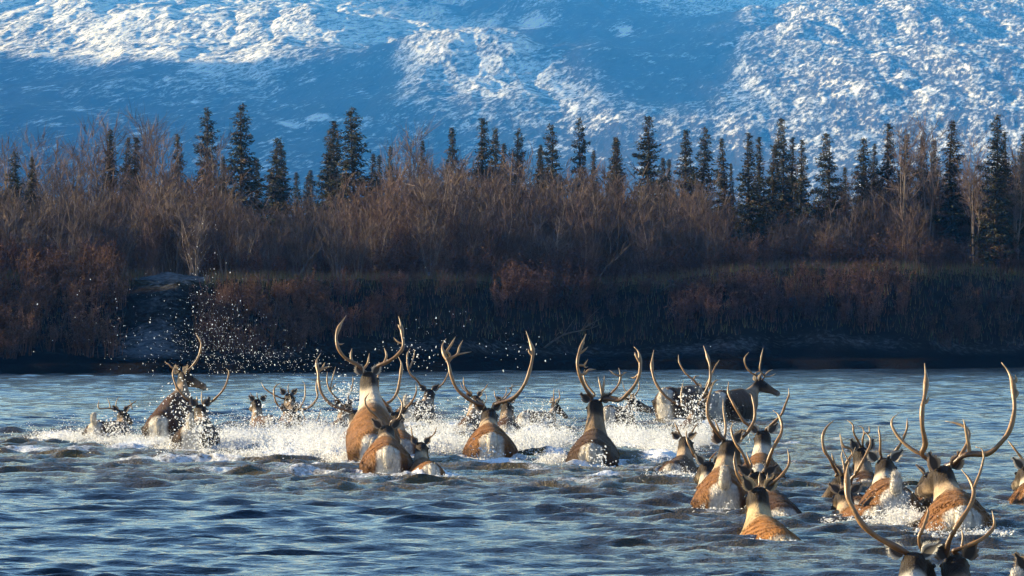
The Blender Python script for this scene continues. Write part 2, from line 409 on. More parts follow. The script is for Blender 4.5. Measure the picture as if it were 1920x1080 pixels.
# each: H hip top, Wi withers, P poll, yw waterline row, k size, yaw, pitch, tail (0 down / 1 raised / 2 high), coat, antlers [[beam, tine...],[...]], label
CARIBOU = [
 dict(H=(186,787), W=(224,789), P=(230,769), yw=828, k=.8, yaw=20, pitch=-10, tail=2, coat=1, ear=.6, ant=[[cv('A',[(300,655),(205,655),(205,585)]),cv('A',[(300,640),(290,600),(275,568)]),cv('A',[(345,645),(355,590),(375,555)])],[cv('A',[(430,655),(480,620),(525,590)]),cv('A',[(490,665),(460,580)])]],
   label="small dark caribou at far left with raised pale tail and short forked antlers"),
 dict(H=(303,769), W=(334,730), P=(346,697), yw=832, k=1., yaw=48, pitch=-18, tail=0, coat=1, ear=.4, ant=[[cv('A',[(880,335),(820,310),(795,285),(760,265)]),cv('A',[(850,330),(855,300),(880,290)])],[cv('A',[(960,335),(1030,250),(1065,150),(1062,90),(1018,20)])]],
   label="brown bull rearing out of the spray with one long antler bent over its head"),
 dict(H=(362,790), W=(380,783), P=(376,758), yw=848, k=.95, yaw=8, pitch=-20, tail=2, coat=1, ear=.2, ant=[[cv('A',[(985,600),(920,550),(860,470),(830,380),(840,310),(858,290)]),cv('A',[(905,530),(915,475)]),cv('A',[(1035,600),(1030,550)])],[cv('A',[(1145,605),(1200,560),(1260,490),(1295,400),(1300,345),(1280,320)]),cv('A',[(1075,600),(1070,510)])]],
   label="bull with cream raised tail and wide hooped antlers below the rearing bull"),
 dict(H=(505,778), W=(486,780), P=(481,748), yw=812, k=.8, yaw=-8, pitch=-15, tail=0, coat=2, ear=.8, ant=[[cv('B',[(180,560),(155,515)])],[cv('B',[(230,560),(225,515)])]],
   label="cow with pricked dark ears and stub antlers left of the two cows in the spray"),
 dict(H=(550,777), W=(546,765), P=(543,737), yw=802, k=.85, yaw=12, pitch=-15, tail=0, coat=2, ear=.6, ant=[[cv('B',[(500,580),(440,560),(380,530),(310,480),(268,418)])],[cv('B',[(550,520),(541,470),(548,430)])]],
   label="far tan necked cow with one thin antler above the dark bull in spray"),
 dict(H=(526,794), W=(545,790), P=(547,769), yw=822, k=.95, yaw=10, pitch=-22, tail=0, coat=1, ear=.2, ant=[[cv('B',[(500,685),(450,660),(410,590),(398,500),(420,450),(465,420)]),cv('B',[(520,680),(570,610),(558,545)])],[cv('B',[(640,690),(720,685),(790,640),(840,560),(828,470),(838,350)]),cv('B',[(665,670),(710,570),(712,450),(690,400)])]],
   label="dark backed bull low in white spray with four upright curved tines"),
 dict(H=(578,808), W=(584,805), P=(584,796), yw=826, k=.75, yaw=-5, pitch=-25, tail=0, coat=1, ear=.4, ant=[[cv('B',[(740,830),(705,760),(675,670)])],[cv('B',[(820,835),(850,760),(878,680)])]],
   label="young caribou sunk in the spray with two thick dark spikes in a V"),
 dict(H=(668,808), W=(668,795), P=(669,770), yw=838, k=1.05, yaw=0, pitch=-15, tail=0, coat=0, ear=.5, ant=[[cv('B',[(1180,700),(1080,680),(980,640),(890,540),(855,430),(845,310),(830,200),(872,120)]),cv('B',[(855,300),(920,265),(985,255)]),cv('B',[(885,270),(915,212)])],[[(680,768),(705,768),(724,757),(735,750),(745,735),(750,710),(753,684),(747,669)]]],
   label="bull hidden behind the tallest bull, only its broad antlers and ear showing"),
 dict(H=(632,792), W=(640,782), P=(646,758), yw=812, k=.9, yaw=10, pitch=-15, tail=0, coat=2, ear=.5, ant=[[cv('B',[(1080,625),(990,530),(940,430),(938,310)]),cv('B',[(975,490),(985,400),(1022,258)]),cv('B',[(980,480),(1040,410)])],[cv('B',[(1160,640),(1150,560),(1180,490),(1200,400),(1195,350)])]],
   label="far speckled bull in the spray just left of the tallest bull"),
 dict(H=(700,800), W=(699,748), P=(692,697), yw=872, k=1.08, yaw=3, pitch=-12, tail=0, coat=3, ear=.3, ant=[[cv('C',[(670,760),(620,705),(540,665),(440,600),(370,500),(343,400),(350,300),(390,200),(466,80)]),cv('C',[(345,400),(370,435),(405,442),(440,430)]),cv('C',[(545,660),(525,590),(540,492)]),cv('C',[(690,750),(740,680),(760,555)])],[cv('C',[(830,760),(880,710),(980,670),(1100,590),(1185,480),(1178,330),(1160,200),(1130,88)]),cv('C',[(1170,290),(1120,188)]),cv('C',[(1178,430),(1120,410),(1068,358)]),cv('C',[(950,668),(978,580),(948,490)])]],
   label="tallest bull standing high with cream neck and great round antlers"),
 dict(H=(727,829), W=(724,813), P=(724,798), yw=893, k=1.0, yaw=0, pitch=-22, tail=1, coat=0, ear=.7, ant=[[cv('D',[(750,400),(700,330),(640,280),(600,220),(595,160),(640,95)])],[cv('D',[(880,400),(950,365),(985,280),(988,200),(935,120)])]],
   label="tawny cow showing its white rump, thin antlers, in front of the tallest bull"),
 dict(H=(752,815), W=(748,802), P=(743,773), yw=862, k=.98, yaw=5, pitch=-18, tail=0, coat=0, ear=.5, ant=[[cv('C',[(1010,1240),(960,1180),(880,1080),(868,900),(878,800),(905,720)])],[cv('D',[(960,300),(1000,285),(1060,230),(1110,160),(1142,80),(1135,0)])]],
   label="bull with slim upright antlers between the tawny cow and the dark far bull"),
 dict(H=(806,864), W=(791,855), P=(791,830), yw=896, k=.72, yaw=-3, pitch=-20, tail=1, coat=0, ear=.45, ant=[[cv('D',[(1120,590),(1095,530),(1083,440)])],[cv('D',[(1280,580),(1335,525),(1357,455)])]],
   label="calf with rounded ears and tiny incurved antlers beside the tawny cow"),
 dict(H=(768,753), W=(793,750), P=(805,730), yw=802, k=.95, yaw=10, pitch=-12, tail=2, coat=1, ear=.6, ant=[[[(790,724),(781,712),(769,700),(764,682),(764,664),(769,653)],[(768,690),(776,668),(777,655)]],[cv('C',[(1560,1010),(1600,1010),(1690,940),(1740,850),(1765,770)])]],
   label="far black-backed bull with cream tail up, spray beads over its flank"),
 dict(H=(921,804), W=(917,790), P=(917,766), yw=864, k=1.12, yaw=0, pitch=-15, tail=1, coat=0, ear=.3, ant=[[cv('E',[(340,600),(290,585),(230,550),(150,480),(105,380),(85,290),(70,255),(45,200),(38,150),(66,100)]),cv('E',[(60,205),(100,150),(136,85)]),cv('E',[(82,280),(125,232),(180,212),(256,198)]),cv('E',[(145,222),(165,165),(192,108)]),cv('E',[(72,200),(95,225),(90,262)])],[cv('E',[(430,600),(470,580),(540,560),(600,520),(660,430),(695,330),(712,250),(716,190),(690,110),(665,43)]),cv('E',[(712,235),(688,200),(686,175)])]],
   label="widest antlered bull of the middle, white rump and branching left antler"),
 dict(H=(876,787), W=(884,775), P=(893,742), yw=816, k=.85, yaw=25, pitch=-20, tail=0, coat=2, ear=.5, ant=[[cv('E',[(260,530),(205,460),(195,388)]),cv('E',[(250,530),(190,470),(170,425)])],[cv('E',[(330,500),(360,470),(382,435)]),cv('E',[(345,600),(370,540),(352,490)])]],
   label="cow peering out behind the left antler of the widest antlered bull"),
 dict(H=(950,790), W=(950,780), P=(951,754), yw=822, k=.9, yaw=15, pitch=-20, tail=0, coat=1, ear=.5, ant=[[cv('E',[(480,575),(440,545),(425,485)]),cv('E',[(480,560),(515,510),(515,458)])],[cv('E',[(500,560),(550,500),(562,438)]),cv('E',[(540,470),(580,455),(625,452)])]],
   label="dark cow half hidden right of the widest antlered bull"),
 dict(H=(990,769), W=(1026,771), P=(1043,755), yw=802, k=.72, yaw=60, pitch=-30, tail=0, coat=2, ear=.5, ant=[[cv('E',[(875,575),(873,520),(875,472)])],[cv('E',[(905,585),(918,540),(910,478)])]],
   label="small spray-covered caribou heading right with two straight spikes"),
 dict(H=(1110,822), W=(1115,800), P=(1116,750), yw=876, k=1.06, yaw=3, pitch=-15, tail=1, coat=4, ear=.8, ant=[[cv('F',[(235,500),(190,430),(150,340),(130,250),(148,150),(195,25)]),cv('F',[(140,258),(180,258),(210,215)]),cv('F',[(175,260),(190,275),(210,270)]),cv('F',[(150,170),(180,148),(210,120)]),cv('F',[(160,110),(185,85)]),cv('F',[(260,480),(205,410),(178,340),(185,290)]),cv('F',[(190,320),(215,295),(270,290)])],[cv('F',[(340,510),(440,525),(500,480),(560,410),(595,330),(602,240),(588,160),(555,122)]),cv('F',[(598,240),(570,190),(560,160)]),cv('F',[(592,325),(560,352),(530,350)]),cv('F',[(320,490),(328,400),(333,338)]),cv('F',[(320,495),(300,400),(285,345)])]],
   label="dark brown bull with a many-tined pale left antler, alone in the middle"),
 dict(H=(1144,759), W=(1168,763), P=(1187,747), yw=812, k=.95, yaw=65, pitch=-20, tail=0, coat=1, ear=.4, ant=[[cv('F',[(520,510),(430,505),(375,485),(430,420),(455,350),(440,278)]),cv('F',[(445,340),(410,325),(370,295)]),cv('F',[(460,345),(480,320),(503,310)])],[cv('F',[(560,490),(590,440),(592,380)]),cv('F',[(520,480),(480,430),(470,380)])]],
   label="bull facing right behind the dark bull, muzzle over blue water"),
 dict(H=(1256,725), W=(1300,722), P=(1322,731), yw=793, k=.98, yaw=30, pitch=-45, tail=1, coat=1, ear=.3, ant=[[cv('G',[(610,480),(550,400),(460,320),(400,220),(388,135)]),cv('G',[(550,390),(560,355),(608,348)])],[cv('G',[(660,480),(720,350),(760,260),(803,188)])]],
   label="dark bull standing side-on with pale rump, right of the blue gap"),
 dict(H=(1290,795), W=(1297,782), P=(1304,760), yw=832, k=1., yaw=5, pitch=-20, tail=0, coat=1, ear=.3, ant=[[cv('G',[(520,680),(470,670),(370,625),(260,555),(160,420),(123,290),(125,180),(140,88)]),cv('G',[(122,270),(112,200)]),cv('G',[(430,650),(418,540),(440,400)])],[cv('G',[(590,660),(610,610),(660,520),(710,390),(708,250),(685,160),(643,45)]),cv('G',[(640,610),(715,520),(742,400)]),cv('G',[(735,440),(760,405),(803,385)])]],
   label="bull buried in a bursting splash, tall pale antlers crossing the side-on bull"),
 dict(H=(1354,730), W=(1394,728), P=(1426,711), yw=791, k=.98, yaw=72, pitch=-20, tail=0, coat=1, ear=.3, eye=True, ant=[[cv('G',[(1220,365),(1130,320),(1072,250),(1060,170),(1102,108)])],[cv('G',[(1260,350),(1215,295),(1225,180),(1247,65)]),cv('G',[(1210,300),(1160,322)]),cv('G',[(1265,345),(1300,305),(1345,285)]),cv('G',[(1280,360),(1330,352),(1372,325)])]],
   label="bull in profile facing right with white neck, rightmost of the far animals"),
 dict(H=(1264,862), W=(1280,851), P=(1285,819), yw=893, k=.8, yaw=5, pitch=-25, tail=0, coat=2, ear=1., ant=[[cv('H',[(320,530),(275,440),(230,348)])],[cv('H',[(440,530),(480,430),(535,350)])]],
   label="cow with dark ears held wide and two straight dark spikes"),
 dict(H=(1337,908), W=(1328,898), P=(1326,865), yw=926, k=.9, yaw=-15, pitch=-20, tail=0, coat=3, ear=.5, ant=[[cv('H',[(560,860),(530,830),(440,680),(392,560),(380,430)])],[cv('H',[(690,810),(780,710)])]],
   label="pale necked cow with one thin dark antler at the group's lower left"),
 dict(H=(1358,893), W=(1357,870), P=(1367,826), yw=957, k=1.0, yaw=3, pitch=-18, tail=2, coat=0, ear=.3, ant=[[cv('H',[(860,570),(800,510),(720,400),(655,270),(650,160)])+cv('G',[(690,600),(740,420)]),cv('H',[(830,540),(790,430),(740,320)]),cv('H',[(870,550),(882,400),(855,200),(848,40)])],[cv('H',[(990,600),(1070,560),(1170,460),(1250,290),(1240,120),(1205,0)])+cv('G',[(1110,530)]),cv('H',[(1160,480),(1080,450),(1000,490)])]],
   label="tawny bull with white rump and raised white tail in the crowded group"),
 dict(H=(1424,862), W=(1427,846), P=(1430,808), yw=905, k=.98, yaw=0, pitch=-22, tail=1, coat=3, ear=.6, ant=[[[(1418,806),(1402,796),(1392,786),(1378,762),(1366,738),(1366,716)]],[cv('H',[(1400,430),(1440,395),(1580,260),(1640,120),(1680,20)])+cv('G',[(1510,540),(1503,478)])]],
   label="bull with pale cheeks and one thick leaning antler at the rear of the crowded group"),
 dict(H=(1466,940), W=(1446,916), P=(1420,886), yw=974, k=1.0, yaw=-8, pitch=-15, tail=0, coat=1, ear=.9, ant=[[cv('H',[(1220,970),(1180,930),(1100,750),(1000,600),(955,450),(972,345)]),cv('H',[(1210,900),(1140,730)])],[cv('H',[(1370,960),(1400,900),(1480,680),(1580,500),(1592,370),(1545,250),(1480,200)])]],
   label="dark bull with long cream-edged ears just behind the orange-backed cow"),
 dict(H=(1462,989), W=(1430,962), P=(1421,914), yw=1017, k=.95, yaw=-3, pitch=-15, tail=0, coat=5, ear=.3, ant=[[cv('I',[(860,330),(780,300),(705,160),(680,30)])+[(1378,847)],cv('I',[(970,330),(975,230),(985,150)])],[cv('I',[(1060,330),(1130,290),(1240,200),(1320,90)])+[(1480,859),(1476,842)],cv('I',[(1050,320),(1070,240),(1075,170)])]],
   label="orange-backed cow lowest of the crowded group, thin incurved antlers"),
 dict(H=(1612,928), W=(1592,918), P=(1573,890), yw=952, k=.95, yaw=-60, pitch=-35, tail=0, coat=1, ear=.3, ant=[[cv('J',[(250,600),(240,570),(180,450),(125,360),(110,240),(150,150),(215,88)]),cv('J',[(220,490),(190,390)])],[cv('J',[(320,600),(330,480),(385,400),(365,350),(300,320),(270,210)]),cv('J',[(310,500),(285,430),(295,350)])]],
   label="bull with dark muzzle turned left, leftmost of the right hand group"),
 dict(H=(1634,946), W=(1596,946), P=(1582,918), yw=977, k=.85, yaw=-12, pitch=-15, tail=1, coat=0, ear=.9, ant=[[cv('J',[(320,690),(312,560),(290,430)])],[cv('J',[(380,620),(410,590),(480,460),(545,330),(545,250),(490,190)])]],
   label="tawny cow with light pointed ear below the bull with a dark muzzle"),
 dict(H=(1628,890), W=(1622,880), P=(1615,840), yw=908, k=.92, yaw=-5, pitch=-20, tail=0, coat=1, ear=.2, ant=[[cv('J',[(460,330),(400,210),(388,130),(335,88)])],[cv('J',[(480,320),(490,220),(540,200),(535,140)]),cv('J',[(490,220),(480,160),(440,140)])]],
   label="dark bull behind, its palmed antler tips rising above the others"),
 dict(H=(1676,905), W=(1661,893), P=(1660,860), yw=967, k=1.0, yaw=0, pitch=-20, tail=2, coat=3, ear=.7, ant=[[cv('J',[(650,420),(640,380),(640,260),(622,140)])],[cv('J',[(720,420),(760,395),(830,300),(885,170),(888,68)])]],
   label="bull with fluffy cream tail held up, left of the biggest antlered bull"),
 dict(H=(1802,937), W=(1789,912), P=(1765,873), yw=1000, k=1.15, yaw=-5, pitch=-12, tail=1, coat=0, ear=.1, ant=[[cv('K',[(380,900),(320,850),(352,760),(325,600),(325,450),(345,350),(360,200),(345,52)]),cv('K',[(340,410),(365,390),(385,340)]),cv('K',[(310,845),(260,825),(150,740),(70,630),(58,550),(120,488)])],[cv('K',[(610,930),(680,870),(760,850),(900,848),(1000,770),(1090,650),(1135,480),(1132,350),(1120,220),(1080,120),(1022,45)]),cv('K',[(660,870),(715,770),(738,670),(700,610),(620,580),(525,562)]),cv('K',[(705,615),(683,545)]),cv('K',[(1132,360),(1165,320),(1150,270)]),cv('K',[(1125,225),(1150,200),(1145,155)])]],
   label="biggest bull of the right group, one antler upright and one sweeping right"),
 dict(H=(1766,918), W=(1752,908), P=(1731,892), yw=958, k=.92, yaw=-55, pitch=-50, tail=0, coat=0, ear=.3, ant=[],
   label="antlerless cow, brown muzzle just left of the right group's biggest bull"),
 dict(H=(1702,1112), W=(1706,1088), P=(1718,1036), yw=1152, k=1.0, yaw=25, pitch=-15, tail=0, coat=6, ear=.9, ant=[[cv('L',[(680,860),(620,830),(520,775),(400,710),(270,590),(190,450),(150,370),(140,270)])+[(1589,880),(1597,856)],[(1592,866),(1580,842),(1574,815)],[(1597,858),(1604,838)]],[cv('L',[(830,855),(800,740),(845,620),(882,500),(870,440)])]],
   label="nearest bull cut by the bottom edge, white neck, long antler sweeping up at left"),
 dict(H=(1812,1118), W=(1806,1090), P=(1791,1040), yw=1150, k=.95, yaw=8, pitch=-15, tail=0, coat=4, ear=.2, ant=[[cv('L',[(1060,900),(1065,790),(1130,650),(1260,450),(1305,320),(1270,200),(1190,100)]),cv('L',[(1300,270),(1365,120),(1395,0)])+[(1845,858),(1841,842),(1829,838)]],[cv('L',[(1120,850),(1170,830),(1340,760),(1450,680),(1495,600),(1472,480)]),cv('L',[(1195,810),(1205,720),(1188,640)])]],
   label="dark cow at the bottom edge beside the nearest bull, S-curved antler"),
 dict(H=(1945,905), W=(1935,898), P=(1926,872), yw=948, k=1., yaw=-10, pitch=-15, tail=0, coat=3, ear=.7, ant=[[[(1920,866),(1905,845),(1889,825)]],[[(1935,866),(1950,840),(1952,810)]]],
   label="caribou cut by the right edge, only its pinkish neck and thin antler in view"),
 dict(H=(1912,1100), W=(1935,1094), P=(1950,1060), yw=1150, k=.95, yaw=20, pitch=-15, tail=2, coat=0, ear=.5, ant=[],
   label="caribou at the bottom right corner, only its white tail tip in view"),
]
for c in CARIBOU:
    c['D0'] = F * CH / (c['yw'] - HZ)

# ---- foam zones: (x, y, sx, sy, strength) on the river surface
FOAM = []
for c in CARIBOU:
    D = c['D0']; x = (c['H'][0] - 960) / F * D
    a = .62 if c['yw'] < 900 and c['H'][0] < 1250 else .40
    FOAM.append((x, D + .2, .55, .9, a))
def zone(px, py, wpx, wm, a):
    D = F * CH / (py - HZ); FOAM.append(((px - 960) / F * D, D, wpx / F * D, wm, a))
for z in [(110, 824, 50, 3, .6), (250, 840, 60, 2.2, .62), (470, 830, 60, 4, .75), (560, 850, 70, 3.5, .85), (640, 855, 45, 2.5, .7), (520, 820, 60, 4, .6),
          (830, 835, 40, 5, .7), (860, 800, 40, 5, .5), (1000, 820, 50, 5, .75), (1040, 860, 28, 1.6, .7), (1180, 830, 50, 4, .75), (1240, 860, 40, 3, .6),
          (1130, 897, 50, .8, .5), (690, 900, 60, 1.4, .45), (930, 872, 90, 1.0, .5), (1260, 900, 50, 1.5, .4), (1300, 800, 60, 4, .6), (1480, 835, 40, .7, .45),
          (1560, 825, 45, 1., .35), (1700, 975, 45, .8, .7), (1640, 990, 90, .8, .33), (1840, 1000, 60, .7, .36), (1330, 965, 60, .7, .34), (400, 866, 130, 1.6, .46),
          (900, 890, 120, 1.6, .3), (1180, 930, 120, 1.2, .2), (1500, 960, 50, 1, .25), (1905, 1005, 30, .8, .25), (1200, 1000, 200, 1, .08), (150, 850, 60, 2, .44), (60, 848, 90, 2.2, .42), (250, 868, 120, 1.6, .42), (420, 885, 140, 1.2, .40), (600, 890, 120, 1.2, .43), (1080, 905, 90, 1.0, .36), (850, 912, 90, .8, .38), (1400, 1035, 70, .5, .3), (1560, 850, 60, .8, .42), (1640, 850, 60, .6, .36), (1490, 870, 30, .5, .42), (330, 862, 110, 1.6, .42), (560, 878, 90, 1.4, .45), (760, 905, 60, .8, .42), (1210, 885, 60, 1.2, .42), (1000, 885, 60, 1.0, .42), (1560, 985, 60, .7, .32), (1260, 935, 60, .8, .3), (1750, 1035, 70, .5, .3)]:
    zone(*z)

def build_water():
    u = axis_fan()
    ys = [28.0]
    while ys[-1] < 168: ys.append(ys[-1] * 1.0017)
    near = [-400, -200, -100, -60, -30, -10, 0, 8, 14, 18, 21, 23, 24.5, 25.5, 26.3, 27, 27.5]
    y = np.array(near + ys)
    U, Y = np.meshgrid(u, y)
    X = U * np.maximum(Y, 28.0)
    cell = np.maximum(np.maximum(Y, 28) * .0017, np.abs(np.gradient(X, axis=1)))
    Z = np.zeros_like(X); DX = np.zeros_like(X); DY = np.zeros_like(X)
    r = np.random.default_rng(11)
    # foam/stir masks
    foam = np.zeros_like(X); stir = np.zeros_like(X)
    for (fx, fy, sx, sy, a) in FOAM:
        e = np.exp(-((X - fx) / sx) ** 2 - ((Y - fy) / sy) ** 2)
        foam = np.maximum(foam, a * e)
        e2 = np.exp(-((X - fx) / (sx * 2.2 + .5)) ** 2 - ((Y - fy + 1.0) / (sy * 2.0 + 1.4)) ** 2)
        stir = np.maximum(stir, min(1, a * (1.9 if fy > 50 else 1.3)) * e2)
    stir *= 1 + .5 * fbm(X * .5, Y * .3, 3, 33)
    for i in range(90):
        lam = .16 * (1.55 / .16) ** r.random()
        th = r.normal(R(-84), R(25))
        k = 2 * np.pi / lam
        amp = .0043 * lam ** .62 * (1 - .3 * (lam > 1.2)) * (1 + .3 * r.normal())
        ph = r.random() * 6.28
        fade = np.clip((lam / cell - 2.2) / 2.0, 0, 1)
        q = k * (np.cos(th) * X + np.sin(th) * Y) + ph
        A = amp * fade * (1 + .6 * stir)
        Z += A * np.cos(q); DX -= A * np.cos(th) * np.sin(q) * 1.25; DY -= A * np.sin(th) * np.sin(q) * 1.25
    # gusty modulation and crest sharpening
    gm = 1 + .45 * pnoise(X * .11, Y * .07, 21) + .25 * pnoise(X * .4, Y * .25, 22)
    Z *= gm
    ch = fbm(X * 2.2, Y * 1.5, 4, 31, .6)
    rid = 1 - np.abs(fbm(X * 1.1, Y * .8, 3, 41, .6)) * 2
    cf = np.clip(1 - (cell - .08) / .5, .3, 1)
    Z += stir * (.035 * ch + .025 * rid + .022 * fbm(X * 5, Y * 3.2, 3, 43, .65)) * cf + np.maximum(foam - .32, 0) * .30 * np.abs(fbm(X * 2.4, Y * 1.5, 4, 51, .7)) * 2.0
    V = np.stack([X + DX, Y + DY, Z], -1).reshape(-1, 3)
    # long streaky patches so that the foam breaks up
    brk = fbm(X * .9, Y * .35, 4, 61)
    foam = foam + .10 * brk * (foam > .03)
    o = mesh_np("river", V, [grid_faces(len(y), len(u))], M_WATER, attrs={'foam': foam.ravel(), 'stir': np.clip(stir, 0, 1).ravel()})
    tag(o, kind='structure')
    return o
build_water()
lap('water')

def ground_mat():
    m, nt, bs = new_mat("river_bank_soil")
    fr = attr(nt, "frost"); gr = attr(nt, "grassy")
    n = noise(nt, .9, 6, .65)
    n2 = noise(nt, 5.0, 5, .7)
    soil = ramp(nt, n, [(.3, (.010, .008, .007)), (.55, (.022, .018, .014)), (.75, (.040, .033, .026))])
    soil = mixc(nt, maprange(nt, n2, .35, .7, 0, .6), soil, (.02, .016, .012))
    frost = ramp(nt, n2, [(.3, (.05, .055, .06)), (.7, (.17, .175, .18))])
    grass = ramp(nt, n2, [(.3, (.014, .014, .008)), (.7, (.055, .043, .022))])
    c = mixc(nt, maprange(nt, math_(nt, 'ADD', gr, math_(nt, 'MULTIPLY', n, .5)), .5, .9), soil, grass)
    c = mixc(nt, maprange(nt, math_(nt, 'ADD', fr, math_(nt, 'MULTIPLY', math_(nt, 'SUBTRACT', n2, .5), 1.2)), .35, .9), c, frost)
    c = mixc(nt, attr(nt, "wet_shade"), c, (.010, .009, .008))  # waterline mud: wetness plus shade of the low bank painted in
    nt.links.new(c, bs.inputs['Base Color']); bs.inputs['Roughness'].default_value = .9
    bs.inputs['Specular IOR Level'].default_value = .0
    bump(nt, bs, n2, .12, .8)
    return m
def build_ground():
    u = np.concatenate([-(.15 + .004 * (np.exp(np.linspace(0, 6, 26))[1:] - 1))[::-1], np.linspace(-.15, .15, 301), .15 + .004 * (np.exp(np.linspace(0, 6, 26))[1:] - 1)])
    y = np.concatenate([[-400, -100, 20, 80, 104], np.arange(112, 175, .22), 175 + 1.2 * (np.exp(np.linspace(0, 7.9, 70)) - 1)[1:]])
    U, Y = np.meshgrid(u, y); X = U * np.maximum(Y, 100)
    Z = ground_z(X, Y)
    d = Y - shore_D(X)
    pm = path_mask(X, d) * sstep(1.5, 4, d) * (1 - sstep(11, 14, d))
    shelf = np.exp(-((d - 4.6) / 1.4) ** 2) * .42 * (1 + .8 * fbm(X * .25, Y * .3, 3, 77))
    edge = np.exp(-((d - 12.9) / 1.1) ** 2) * (.62 - .4 * sstep(-4, 3, X))
    frost = np.clip(pm * (.55 + .5 * fbm(X * .5, Y * .8, 4, 79)) + shelf + edge * 1.3, 0, 1)
    gr = sstep(9, 12, d); wet_shade = sstep(5.0, 3.2, d + .5 * fbm(X * .3, Y * .3, 3, 78))
    V = np.stack([X, Y, Z], -1).reshape(-1, 3)
    o = mesh_np("ground", V, [grid_faces(len(y), len(u))], ground_mat(), attrs={'frost': frost.ravel(), 'grassy': gr.ravel(), 'wet_shade': wet_shade.ravel()})
    tag(o, kind='structure')
build_ground()

# ---- mountain: one heightfield; its dark valleys mix snow-free ground with shade painted as missing snow
def poly_sd(px, py, poly):
    """signed distance (positive inside) to a polygon, in the poly's units"""
    P = np.array(poly, float); n = len(P)
    d = np.full(px.shape, 1e9); ins = np.zeros(px.shape, bool)
    for i in range(n):
        a = P[i]; b = P[(i + 1) % n]; e = b - a
        wx = px - a[0]; wy = py - a[1]
        t = np.clip((wx * e[0] + wy * e[1]) / (e @ e), 0, 1)
        d = np.minimum(d, (wx - t * e[0]) ** 2 + (wy - t * e[1]) ** 2)
        c = ((a[1] > py) != (b[1] > py)) & (px < (b[0] - a[0]) * (py - a[1]) / (b[1] - a[1] + 1e-12) + a[0])
        ins ^= c
    return np.sqrt(d) * np.where(ins, 1, -1)

def mountain_mat():
    m, nt, bs = new_mat("snowy_mountainside")
    sn = attr(nt, "snow")
    tc = node(nt, "ShaderNodeTexCoord"); rot = node(nt, "ShaderNodeMapping"); rot.inputs['Rotation'].default_value = (0, 0, R(9))
    nt.links.new(tc.outputs['Object'], rot.inputs[0])
    def dn(sc, det, rg, sy):
        mp = node(nt, "ShaderNodeMapping"); mp.inputs['Scale'].default_value = (1, sy, 1); nt.links.new(rot.outputs[0], mp.inputs[0])
        q = node(nt, "ShaderNodeTexNoise"); q.inputs['Scale'].default_value = sc; q.inputs['Detail'].default_value = det; q.inputs['Roughness'].default_value = rg
        nt.links.new(mp.outputs[0], q.inputs['Vector']); return q.outputs['Fac']
    n = dn(.07, 7, .70, .10)
    n2 = dn(.26, 5, .75, .06)
    v = math_(nt, 'ADD', math_(nt, 'MULTIPLY', n, .7), math_(nt, 'MULTIPLY', n2, 1.0))
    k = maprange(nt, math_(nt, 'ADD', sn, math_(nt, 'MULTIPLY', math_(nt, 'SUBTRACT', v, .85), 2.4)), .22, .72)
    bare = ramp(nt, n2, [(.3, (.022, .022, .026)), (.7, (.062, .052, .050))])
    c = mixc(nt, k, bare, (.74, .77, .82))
    nt.links.new(c, bs.inputs['Base Color']); bs.inputs['Roughness'].default_value = .7
    bs.inputs['Specular IOR Level'].default_value = .1
    bump(nt, bs, math_(nt, 'ADD', n, math_(nt, 'MULTIPLY', n2, .35)), 4.0, .8)
    return m
def build_shade_clouds(PX, py, X, Y, Z):
    # unseen clouds added far to the left, outlined to cast shade on the mountainside
    S1 = [(600,-160),(625,10),(735,88),(820,92),(910,103),(985,165),(1045,235),(1130,268),(1340,268),(1392,200),(1388,120),(1470,74),(1500,48),(1520,-160)]
    S2 = [(-400,128),(0,138),(140,160),(345,184),(560,192),(700,152),(748,168),(785,240),(900,268),(1000,300),(1100,600),(-400,600)]
    st = 5
    a = [q[::st, ::st] for q in (PX, py, X, Y, Z)]
    nz = 14 * fbm(a[2] / 140, a[3] / 500, 4, 171, .6)
    for poly, alt, label, hh in ((S1, 1500.0, "added_cloud", 12), (S2, 1350.0, "added_cloud", 10)):
        m = (poly_sd(a[0], a[1], poly) + nz) > 0
        m = m[:-1, :-1]
        t = (alt - a[4]) / sv.z
        CX = a[2] + sv.x * t; CY = a[3] + sv.y * t
        lump = np.abs(fbm(CX / 90, CY / 90, 4, 173, .6))
        top = np.stack([CX, CY, alt + 4 + hh * lump], -1).reshape(-1, 3); bot = np.stack([CX, CY, alt - 3 * lump], -1).reshape(-1, 3)
        nr, nc = a[0].shape; N_ = nr * nc
        ii, jj = np.nonzero(m); q = ii * nc + jj
        F1 = np.stack([q, q + 1, q + nc + 1, q + nc], -1); F2 = F1[:, ::-1] + N_
        E = np.concatenate([F1[:, [0, 1]], F1[:, [1, 2]], F1[:, [2, 3]], F1[:, [3, 0]]])
        key = np.sort(E, 1); key = key[:, 0].astype(np.int64) * N_ + key[:, 1]
        u_, inv, cnt = np.unique(key, return_inverse=True, return_counts=True); B = E[cnt[inv] == 1]
        F3 = np.stack([B[:, 1], B[:, 0], B[:, 0] + N_, B[:, 1] + N_], -1)
        Fa = np.concatenate([F1, F2, F3]); used = np.unique(Fa); mp = np.full(2 * N_, -1); mp[used] = np.arange(len(used))
        o = mesh_np("added_cloud", np.concatenate([top, bot])[used], [mp[Fa]], M_SHADE_CLOUD)
        tag(o, kind='structure')
M_SHADE_CLOUD, _n, _b = new_mat("shade_cloud_white"); _b.inputs['Base Color'].default_value = (.85, .86, .88, 1); _b.inputs['Roughness'].default_value = 1.0; _b.inputs['Specular IOR Level'].default_value = 0
